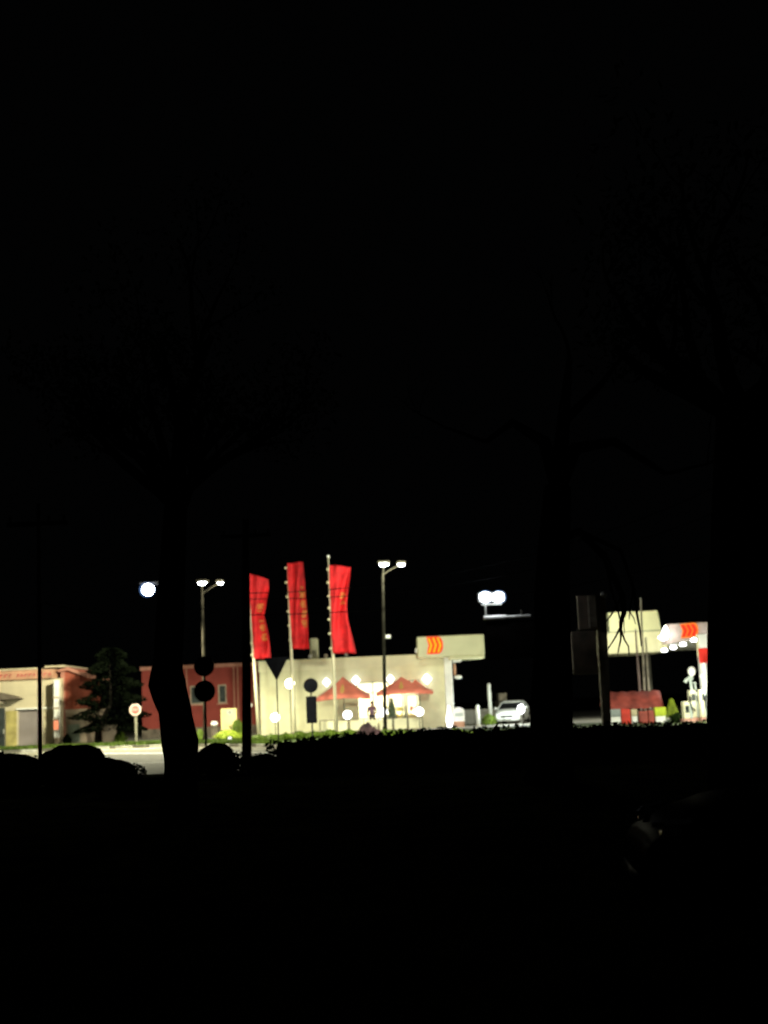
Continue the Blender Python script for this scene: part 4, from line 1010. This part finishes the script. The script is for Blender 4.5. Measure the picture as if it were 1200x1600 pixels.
# service block
Yv = 92.0; x0, x1 = at(780,1100,Yv).x, at(811,1100,Yv).x
t = thing('service_block', 'small grey utility block with a stepped roof behind the white car', 'building', ((x0+x1)/2, Yv, .1))
xm = at(792,1090,Yv).x
MB().box(x0, x1, Yv, Yv+4, .1, pz(800,1094,Yv)).build('wall', M['concrete'], t)
MB().box(x0, xm, Yv+.01, Yv+2, pz(800,1094,Yv)+.003, pz(786,1083,Yv)).build('stair_box', M['concrete'], t)
MB().box(x0-.08, x1+.08, Yv-.1, Yv-.003, pz(800,1094,Yv)-.12, pz(800,1094,Yv)).build('eave', M['post'], t)
MB().box(at(797,1104,Yv).x, at(803,1104,Yv).x, Yv-.05, Yv-.003, .12, 1.6).build('door', M['post'], t)
p = at(814,1108,80); t = thing('yard_lamp', 'bright round lamp on a stub post beside the white car', 'lamp', (p.x, 80, .1))
MB().tube([(p.x,80,.1),(p.x,80,p.z-.25)], .05).build('post', M['post'], t)
MB().ball((p.x,80,p.z), .24, 14, (.9,1,1.2)).build('lens', M['globe'], t, True)
lamp('yard_light', (p.x-.4, 79.2, p.z+.5), 650, (.9,1,.93), .2, parent=t)
bush('pale scruffy shrub in the yard beside the white car', at(764,1130,81).x, 81, .9, .75, .7, M['leaflit'], 260, .07, .1)

# ------------------------------------------------------------------ cars
def car(lab, paint, loc, yaw, group=None):
    t = thing('parked_car', lab, 'car', loc, group); L0 = Vector(loc); Mx = Matrix.Translation(L0) @ Matrix.Rotation(yaw, 4, 'Z')
    def B(mb, name, m_, par=t, smooth=False): return mb.xform(Mx).build(name, m_, par, smooth)
    # stations along x (front at -x): x, half width, z sill, z shoulder, z top
    st = [(-2.08,.58,.34,.56,.60),(-2.02,.72,.24,.62,.68),(-1.85,.80,.20,.70,.78),(-1.5,.85,.20,.80,.88),(-1.0,.87,.20,.86,.95),(-.62,.88,.20,.90,.985),(-.2,.88,.2,.92,.97),(.6,.88,.20,.93,.97),(1.3,.87,.2,.94,.985),(1.75,.85,.22,.93,1.00),(2.0,.78,.28,.86,.98),(2.1,.66,.38,.78,.88)]
    rings = []
    for x, w_, zb, zs, zt in st:
        half = [(w_*.82,zb),(w_*.97,zb+.08),(w_,zb+(zs-zb)*.5),(w_*.985,zs-.04),(w_*.93,zs+.02),(w_*.78,zt-.025),(w_*.4,zt)]
        rings.append([(x,y,z) for y, z in half] + [(x,-y,z) for y, z in half[::-1]])
    m = len(rings[0]); b = MB(); b.add([p for r_ in rings for p in r_], [(i*m+q, i*m+(q+1)%m, (i+1)*m+(q+1)%m, (i+1)*m+q) for i in range(len(rings)-1) for q in range(m)] + [tuple(range(m))[::-1], tuple(range((len(rings)-1)*m, len(rings)*m))])
    body = B(b, 'body', paint, t, True)
    # glasshouse
    gh = [(-.72,.70,.95,.97),(-.15,.63,.93,1.32),(.15,.60,.93,1.41),(.8,.59,.93,1.43),(1.35,.60,.93,1.36),(1.95,.66,.93,.99)]
    gr = MB(); rr = []
    for x, w_, zb, zt in gh:
        bw = .80; rr.append([(x,bw,zb),(x,(bw+w_)/2,(zb+zt)/2),(x,w_,zt),(x,-w_,zt),(x,-(bw+w_)/2,(zb+zt)/2),(x,-bw,zb)])
    m = 6; gr.add([p for r_ in rr for p in r_], [(i*m+q, i*m+(q+1)%m, (i+1)*m+(q+1)%m, (i+1)*m+q) for i in range(len(rr)-1) for q in range(m)] + [tuple(range(m))[::-1], tuple(range(5*m,6*m))])
    B(gr, 'window', M['carglass'])
    rf = MB(); rv = [(-.12,.60,1.335),(.15,.575,1.425),(.8,.565,1.445),(1.33,.575,1.375)]
    rf.add([(x,s*w_,z+dz) for dz in (0,.025) for x, w_, z in rv for s in (1,-1)], [(8+2*i,8+2*i+2,8+2*i+3,8+2*i+1) for i in range(3)] + [(2*i,2*i+1,2*i+3,2*i+2) for i in range(3)] + [(2*i,2*i+2,8+2*i+2,8+2*i) for i in range(3)] + [(2*i+1,8+2*i+1,8+2*i+3,2*i+3) for i in range(3)] + [(0,8,9,1),(6,7,15,14)])
    B(rf, 'roof', paint)
    pl = MB()
    for s in (1,-1):
        for seq in ([(-.72,.81,.96),(-.13,.635,1.34)], [(.42,.81,.95),(.42,.60,1.43)], [(1.92,.76,.98),(1.34,.60,1.375)]):
            pl.tube([(x, s*y, z) for x, y, z in seq], .032, 6)
    B(pl, 'pillar', paint)
    for s in (1,-1):
        for x in (-1.25, 1.32):
            ar = MB(); n = 18
            for i in range(n):
                a0, a1 = math.pi*i/n, math.pi*(i+1)/n
                q = [(x+r_*math.cos(a), s*yy, .315+r_*math.sin(a)) for a in (a0,a1) for r_ in (.345,.385) for yy in (.875,.91)]
                ar.add(q, [(0,1,3,2),(4,6,7,5),(1,5,7,3),(0,2,6,4),(2,3,7,6),(0,4,5,1)])
            B(ar, 'wheel_arch', M['rubber'])
            wl = MB().lathe([(.20,s*.70),(.30,s*.70),(.322,s*.73),(.322,s*.86),(.30,s*.895),(.215,s*.90),(.20,s*.87)], (x,0,.32), 'y', 28)
            wh = B(wl, 'wheel', M['rubber'], t, True)
            rm = MB().lathe([(.01,s*.86),(.05,s*.89),(.06,s*.86),(.20,s*.83),(.215,s*.903),(.205,s*.905),(.19,s*.85)], (x,0,.32), 'y', 28)
            for k in range(5):
                a = k*2*math.pi/5+.3; ca, sa = math.cos(a), math.sin(a)
                rm.add([(x+ca*.04-sa*.03, s*.895, .32+sa*.04+ca*.03),(x+ca*.04+sa*.03, s*.895, .32+sa*.04-ca*.03),(x+ca*.205+sa*.022, s*.90, .32+sa*.205-ca*.022),(x+ca*.205-sa*.022, s*.90, .32+sa*.205+ca*.022),
                        (x+ca*.04-sa*.03, s*.86, .32+sa*.04+ca*.03),(x+ca*.04+sa*.03, s*.86, .32+sa*.04-ca*.03),(x+ca*.205+sa*.022, s*.86, .32+sa*.205-ca*.022),(x+ca*.205-sa*.022, s*.86, .32+sa*.205+ca*.022)],
                       [(0,1,2,3),(4,7,6,5),(0,4,5,1),(1,5,6,2),(2,6,7,3),(3,7,4,0)])
            rm_o = rm.xform(Mx).build('rim', M['alloy'], wh, True)
        hl = MB(); hl.ball((-1.88, s*.60, .69), .17, 14, (.62,.95,.46)); B(hl, 'headlight', M['lens'], t, True)
        tr_ = MB(); tr_.tube([(-1.99,s*.44,.742),(-1.93,s*.62,.765),(-1.78,s*.755,.785)], .021, 6); B(tr_, 'headlight_trim', M['chrome'])
        tl = MB(); tl.ball((1.99, s*.62, .82), .13, 12, (.5,.9,1)); B(tl, 'tail_light', M['stopred'], t, True)
        mi = MB(); mi.ball((-.50, s*.98, 1.0), .11, 12, (.7,1,.75)); mi.tube([(-.5,s*.84,.95),(-.5,s*.95,.985)], .03, 6); B(mi, 'mirror', paint, t, True)
        for x in (-.02, .95):
            dl = MB(); dl.tube([(x+.30,s*.878,.80),(x+.36,s*.905,.80),(x+.46,s*.905,.80),(x+.52,s*.878,.80)], .015, 6); B(dl, 'handle', M['chrome'])
        dr_ = MB()
        for x in (-.66, .42, 1.28): dr_.box(x-.004, x+.004, min(s*.872,s*.884), max(s*.872,s*.884), .30, .88)
        B(dr_, 'door_seam', M['rubber'])
    gg = MB(); gg.bbox(-2.10, -2.04, -.42, .42, .42, .56, .01)
    for k in range(4): gg.box(-2.115, -2.102, -.40, .40, .44+k*.03, .452+k*.03)
    B(gg, 'grille', M['rubber']); pp = MB().bbox(-2.13, -2.118, -.26, .26, .30, .41, .004); B(pp, 'number_plate', M['plate'])
    bp = MB(); bp.tube([(-1.85,-.80,.36),(-2.06,-.62,.37),(-2.09,0,.37),(-2.06,.62,.37),(-1.85,.80,.36)], .06, 8); B(bp, 'bumper', paint, t, True); bp = MB(); bp.tube([(1.85,-.83,.42),(2.08,-.64,.44),(2.11,0,.44),(2.08,.64,.44),(1.85,.83,.42)], .06, 8); B(bp, 'bumper', paint, t, True)
    return t
cx_ = gx(1204, 8.1, .3) + 1.46
car('dark parked car seen side on in the near darkness, front wheel showing', M['blackpaint'], (cx_, 8.1+.9, 0), R(-4))
car('white car facing the road in the lit yard beside bright lamp', M['whitepaint'], (at(801,1120,83.5).x, 83.5, .1), R(75))

# ------------------------------------------------------------------ station canopies
Ya = 86.0
x0, x1 = at(946,1000,Ya).x, at(1083,1018,Ya).x; z0, z1 = pz(1000,1020,Ya), pz(1000,986,Ya)
ca = thing('station_canopy', 'cream two tier canopy of the station behind the bare twigs', 'canopy', ((x0+x1)/2, Ya, .1))
xs_ = at(1043,1000,Ya).x
MB().bbox(x0, xs_, Ya, Ya+6, z0, z1-.03, .05).build('fascia', M['creamplain'], ca)
u0, u1 = at(948,970,Ya+1).x, at(1029,985,Ya+1).x; u2 = at(1023,958,Ya+1).x; zz = pz(985,957,Ya+1)
MB().prism_xz([(u0,z1+.03),(u1,z1+.03),(u2,zz),(u0,zz)], Ya+.15, Ya+5).build('upper_tier', M['sign'], ca)
MB().box(x0+.1, xs_-.1, Ya+.1, Ya+5.8, z1-.028, z1+.028).build('gutter', M['frame'], ca)
for x in (x0+.6, xs_-.5): MB().bbox(x-.18, x+.18, Ya+4.5, Ya+4.86, .1, z0-.003, .02).build('column', M['post'], ca)
# near canopy: fascia receding from the trunk toward the far tier
pa, pb_ = at(1106,997,70.5), at(1034,1007,73.2); ta_, tb_ = at(1106,972,70.5), at(1040,975.5,73.2)
dd = Vector((pa.x-pb_.x, pa.y-pb_.y, 0)).normalized(); nn = Vector((-dd.y, dd.x, 0)); ext = dd*4.5
zc0, zc1 = 4.50, 5.4
cb = thing('pump_canopy', 'pump canopy with a lit red chevron emblem and round soffit lights', 'canopy', (pa.x, pa.y+6, .1))
fq = [pb_, pa, pa+ext, ta_+ext, ta_, tb_]
fb = MB(); fb.add([p for p in fq] + [p+nn*.22 for p in fq], [(0,1,4,5),(1,2,3,4),(6,11,10,7),(7,10,9,8)] + [(i,(i+6),(i+1)%6+6,(i+1)%6) for i in range(6)])
fb.build('fascia', mat('mauve_fascia', (.50,.41,.38), .6, .12, 1.5), cb)
i0, i1 = pb_+nn*.223, pa+ext+nn*.223; xq_ = at(1045,1000,86).x
fp_ = [(i0.x,i0.y),(i1.x,i1.y),(i1.x+6,92),(xq_,92),(xq_,85.6)]
MB().prism_xy(fp_, zc0+.06, zc0+.16).build('soffit', M['soffit'], cb)
MB().prism_xy(fp_, zc1-.35, zc1-.1).build('roof', M['steel'], cb)
pl_ = at(1083,985,71.7); po = pb_ + dd*((pl_ - pb_).dot(dd)); ang = math.atan2(dd.y, dd.x)
rot = Matrix.Translation((po.x, po.y, pl_.z)) @ Matrix.Rotation(ang, 4, 'Z')
chevrons(cb, 0, 0, 0, 1.22, .80, rot, ('orlogo','redlogo'), .20)
# glaring floodlight on the fascia
qf = at(1040,990,72.6); sf = (qf - pb_).dot(dd); pf = pb_ + dd*sf - nn*.35; zf_ = qf.z
fo = thing('canopy_floodlight', 'glaring white floodlight fixed on the canopy fascia beside the chevron emblem', 'floodlight', (pf.x, pf.y, zf_-.5))
MB().prism_xz([(pf.x-.36,zf_-.20),(pf.x-.12,zf_-.40),(pf.x+.16,zf_-.30),(pf.x+.22,zf_+.12),(pf.x+.10,zf_+.45),(pf.x-.04,zf_+.26),(pf.x-.16,zf_-.04)], pf.y-.1, pf.y+.05).build('lens', M['lampw'], fo)
MB().bbox(pf.x-.14, pf.x+.16, pf.y+.053, pf.y+.25, zf_-.25, zf_+.2, .03).build('housing', M['steel'], fo)
lamp('flood_light', (pf.x-.3, pf.y-1.6, zf_+.2), 14, (.98,1,.9), .2, parent=fo)
lamp('tier_fill', (at(985,1000,Ya-3).x, Ya-4.2, z1+.3), 800, (1,.975,.68), .3, parent=fo)  # fill in open air before the cream tiers, no fixture of its own
for k, (px, py) in enumerate(((1038,1016),(1052,1012),(1067,1007),(1085,1000))):
    # where the sight line meets the soffit
    d0 = at(px, py, 50.0) - Vector((0,0,CAM_Z)); kk = (zc0-.10-CAM_Z)/d0.z; P_ = Vector((0,0,CAM_Z)) + d0*kk
    t = MB().ball((P_.x, P_.y, zc0-.10), .20, 14, (1,1,.45)).build('soffit_light', M['lamp'], cb, True)
    MB().lathe([(.08,-.02),(.08,.058),(.12,.058)], (P_.x, P_.y, zc0)).build('light_stem', M['white'], cb)
    lamp('soffit_beam', (P_.x, P_.y+.1, zc0-.36), 420, (.97,1,.86), .3, 'SPOT', (P_.x, P_.y, 0), 165, cb, .5)
# column
xc0, xc1 = at(1088,1010,65.5).x, at(1106,1010,65.5).x; Yk = 67.5
xc0, xc1 = at(1094,1030,Yk).x, at(1108,1030,Yk).x
col_ = MB().bbox(xc0, xc1, Yk, Yk+.5, .1, zc0+.098, .03).build('column', M['white'], cb)
zb0, zb1 = pz(1100,1036,Yk), pz(1100,1013,Yk)
MB().box(xc0-.06, xc1+.03, Yk-.05, Yk-.003, zb0, zb1).build('red_panel', M['redband'], cb)
b = MB(); xq = at(1085,1010,Yk+2).x; b.bbox(xq, xc0-.003, Yk+.1, Yk+.4, zc0-1.1, zc0+.09, .03); b.build('column_bracket', M['creamplain'], cb)
# fuel dispensers
def dispenser(pxa, pxb, pt, Y, lab, main, grey=True, mast=None):
    x0, x1 = at(pxa,1110,Y).x, at(pxb,1110,Y).x; zt = pz((pxa+pxb)/2, pt, Y); w_ = x1-x0
    t = thing('fuel_dispenser', lab, 'fuel pump', ((x0+x1)/2, Y, .1), 'fuel pumps under the canopy')
    MB().box(x0-.06, x1+.06, Y-.1, Y+.8, .1, .28).build('plinth', M['pinkbase'], t)
    MB().bbox(x0, x0+w_*.62, Y, Y+.6, .283, zt, .04).build('front_panel', main, t)
    MB().bbox(x0+w_*.625, x1, Y+.03, Y+.57, .283, zt-.1, .03).build('side_panel', M['pumpgrey'], t)
    MB().box(x0+.06, x0+w_*.55, Y-.03, Y-.003, zt-.55, zt-.2).build('display', M['glassdark'], t)
    MB().tube([(x1-.03,Y-.05,zt-.3),(x1+.06,Y-.16,zt-.5),(x1+.05,Y-.2,.75),(x1-.05,Y-.2,.55),(x1-.12,Y-.14,.9),(x1-.12,Y-.05,1.2)], .03, 7).build('hose', M['rubber'], t)
    MB().bbox(x1-.17, x1-.07, Y-.12, Y-.003, 1.15, 1.4, .02).build('nozzle', M['dark'], t)
    lamp('pump_fill', (x0, Y-1.6, zt+.2), 170, (1,1,.82), .3, parent=t)  # fill added before the pump to brighten its panels, no fixture
    if mast:
        mm = MB(); xm = (x0+x1)/2; zm = pz(xm, 0, Y) if False else mast
        mm.tube([(xm-.06,Y+.3,zt+.0),(xm-.10,Y+.3,zt+.5),(xm-.02,Y+.28,mast-.3),(xm,Y+.3,mast)], .07, 8); mm.tube([(xm+.15,Y+.3,zt),(xm+.12,Y+.25,zt+.4),(xm+.02,Y+.28,mast-.5)], .05, 7)
        mm.build('hose_mast', M['pumpgrey'], t)
        MB().ball((xm, Y+.28, mast+.12), .21, 12, (1,.8,1.2)).build('mast_head', M['white'], t, True)
        MB().tube([(xm-.06,Y+.28,mast-.15),(xm-.33,Y+.2,mast-.32),(xm-.42,Y+.2,mast-.45)], .09, 8).build('mast_arm', M['pumpgrey'], t)
dispenser(1069,1083,1096,65,'shortest cream fuel pump at the kiosk end of the island', M['pump'])
dispenser(1080,1095,1078,67,'tall fuel pump with a pale hose mast rising above it', M['pump'], True, pz(1087,1052,67))
dispenser(1096,1106,1077,66.2,'tall narrow cream fuel pump beside the canopy column', M['pump'])
p = at(1100,1052,66.8); t = thing('hanging_hose', 'pale hose boom hanging below the red panel on the column', 'hose', (p.x, 66.8, p.z-.4))
MB().tube([(p.x+.06,66.9,zb0-.02),(p.x+.06,66.8,p.z+.1),(p.x-.05,66.8,p.z-.2),(p.x-.22,66.8,p.z-.10)], [.09,.10,.12,.05], 9).build('boom', M['white'], t)

# ------------------------------------------------------------------ stall with a maroon tarpaulin and crates
Yk = 68.0
x0, x1 = at(944,1095,Yk).x, at(1037,1095,Yk).x; zt_, zb_ = pz(990,1080,Yk), pz(990,1107,Yk)
t = thing('market_stall', 'low stall under a creased maroon tarpaulin before the station', 'stall', ((x0+x1)/2, Yk, .1))
b = MB(); n = 18; vs = []
for i in range(n+1):
    x = x0+(x1-x0)*i/n
    for j, (yy, z) in enumerate(((0,zb_),(.35,zb_+(zt_-zb_)*.5),(.8,zt_),(1.6,zb_+.2))):
        vs.append((x+.02*math.sin(i*2+j), Yk+yy+.05*math.sin(i*1.3+j*2), z+.03*math.sin(i*1.9+j)))
b.add(vs, [(i*4+j, (i+1)*4+j, (i+1)*4+j+1, i*4+j+1) for i in range(n) for j in range(3)])
o = b.build('tarpaulin', M['tarp'], t, True); sm = o.modifiers.new('thickness','SOLIDIFY'); sm.thickness = .02
for x in (x0+.1, (x0+x1)/2, x1-.1):
    for y in (.1, 1.5): MB().box(x-.03, x+.03, Yk+y, Yk+y+.06, .1, zb_+(.0 if y < 1 else .15)).build('post', M['brownsign'], t)
MB().box(x0+.05, x1-.05, Yk+.5, Yk+1.4, .1, .42).build('counter', M['brownsign'], t)
def crate(pxa, pxb, pt, pb2, m_, lab, taper=0):
    Y = Yk-.35; xa_, xb_ = at(pxa,1115,Y).x, at(pxb,1115,Y).x; zt, zb = pz((pxa+pxb)/2, pt, Y), .1
    t = thing('crate', lab, 'crate', ((xa_+xb_)/2, Y, zb), 'crates before the tarpaulin stall')
    MB().bbox(xa_, xb_, Y-.2, Y+.2, pz((pxa+pxb)/2, pb2, Y), zt, .03).build('body', m_, t)
    MB().bbox(xa_+.02, xb_-.02, Y-.18, Y+.18, zb, pz((pxa+pxb)/2, pb2, Y)-.003, .02).build('base', M['white'] if taper else m_, t)
    b = MB()
    for k in range(3):
        z = pz((pxa+pxb)/2, pb2, Y)+.1+k*.14
        if z < zt-.06: b.box(xa_+.04, xb_-.04, Y-.215, Y-.203, z, z+.03)
    b.build('slat', m_, t)
crate(951,969,1108,1120,M['crate_g'],'grey crate on a white base at the pillar end of the stall',1)
crate(970,984,1108,1128,M['crate_r'],'bright red crate beside the grey one under the tarpaulin')
crate(985.5,995,1108,1119,M['crate_c'],'cream crate on a white base beside the bright red crate',1)
crate(998,1011,1111,1128,M['crate_m'],'dull maroon crate in the middle of the stall')
crate(1012,1021,1110,1128,M['crate_m'],'narrow maroon crate next to the lime crate')
crate(1022.5,1040,1105,1119,M['crate_l'],'lime crate on a white base at the shrub end of stall',1)
Ys = 67.5; p = at(1051,1120,Ys)
t = thing('cone_shrub', 'lit lime green cone shaped shrub between the stall and fuel pumps', 'shrub', (p.x, Ys, .1)); g = MB()
zt_ = pz(1051,1091,Ys)
g.lathe([(.20,.25),(.27,.6),(.16,zt_-.5),(.02,zt_-.14)], (p.x,Ys,.1), 'z', 12)
for k in range(700):
    f_ = random.random(); a_ = random.random()*6.28; r_ = (.34*(1-f_*.85))+.02; pos = Vector((p.x+math.cos(a_)*r_, Ys+math.sin(a_)*r_, .35+f_*(zt_-.4)))
    a2 = Vector((random.gauss(0,1),random.gauss(0,1),random.gauss(0,1))).normalized(); b2 = a2.orthogonal().normalized()
    g.add([pos-a2*.06, pos+b2*.03, pos+a2*.06, pos-b2*.03], [(0,1,2,3)])
g.build('crown', M['leaflime'], t); MB().tube([(p.x,Ys,.08),(p.x,Ys,.4)], .04).build('trunk', M['wood'], t)
bush('dark bush between the lime shrub and shortest pump', at(1058,1122,66.5).x, 66.5, .7, .55, .6, M['leafdark'], 260, .06, .1)
# three bare poles behind the stall
for k, (pb2, pt2, yt, lab) in enumerate(((1000,993,985,'bare mast nearest the twigs behind the maroon stall'),(1007,1001,936,'tallest of the three bare masts behind the maroon stall'),(1014,1009,998,'shortest of the three bare masts behind the maroon stall'))):
    Yq = 78.0; a_ = at(pb2,1078,Yq); b_ = at(pt2,yt,Yq); d = (b_-a_)/(b_.z-a_.z); base = a_-d*(a_.z-.1)
    t = thing('bare_mast', lab, 'mast', base, 'bare masts behind the stall')
    MB().tube([base, b_], [.075,.05], 8).build('pole', mat('brown_mast', (.22,.15,.13), .6, .15, 3) if k == 0 else M['concrete'], t)
    MB().lathe([(.14,0),(.14,.04),(.08,.06)], base).build('base', M['concrete'], t)
    MB().ball(tuple(b_+Vector((0,0,.03))), .06, 8).build('cap', M['steel'], t, True)
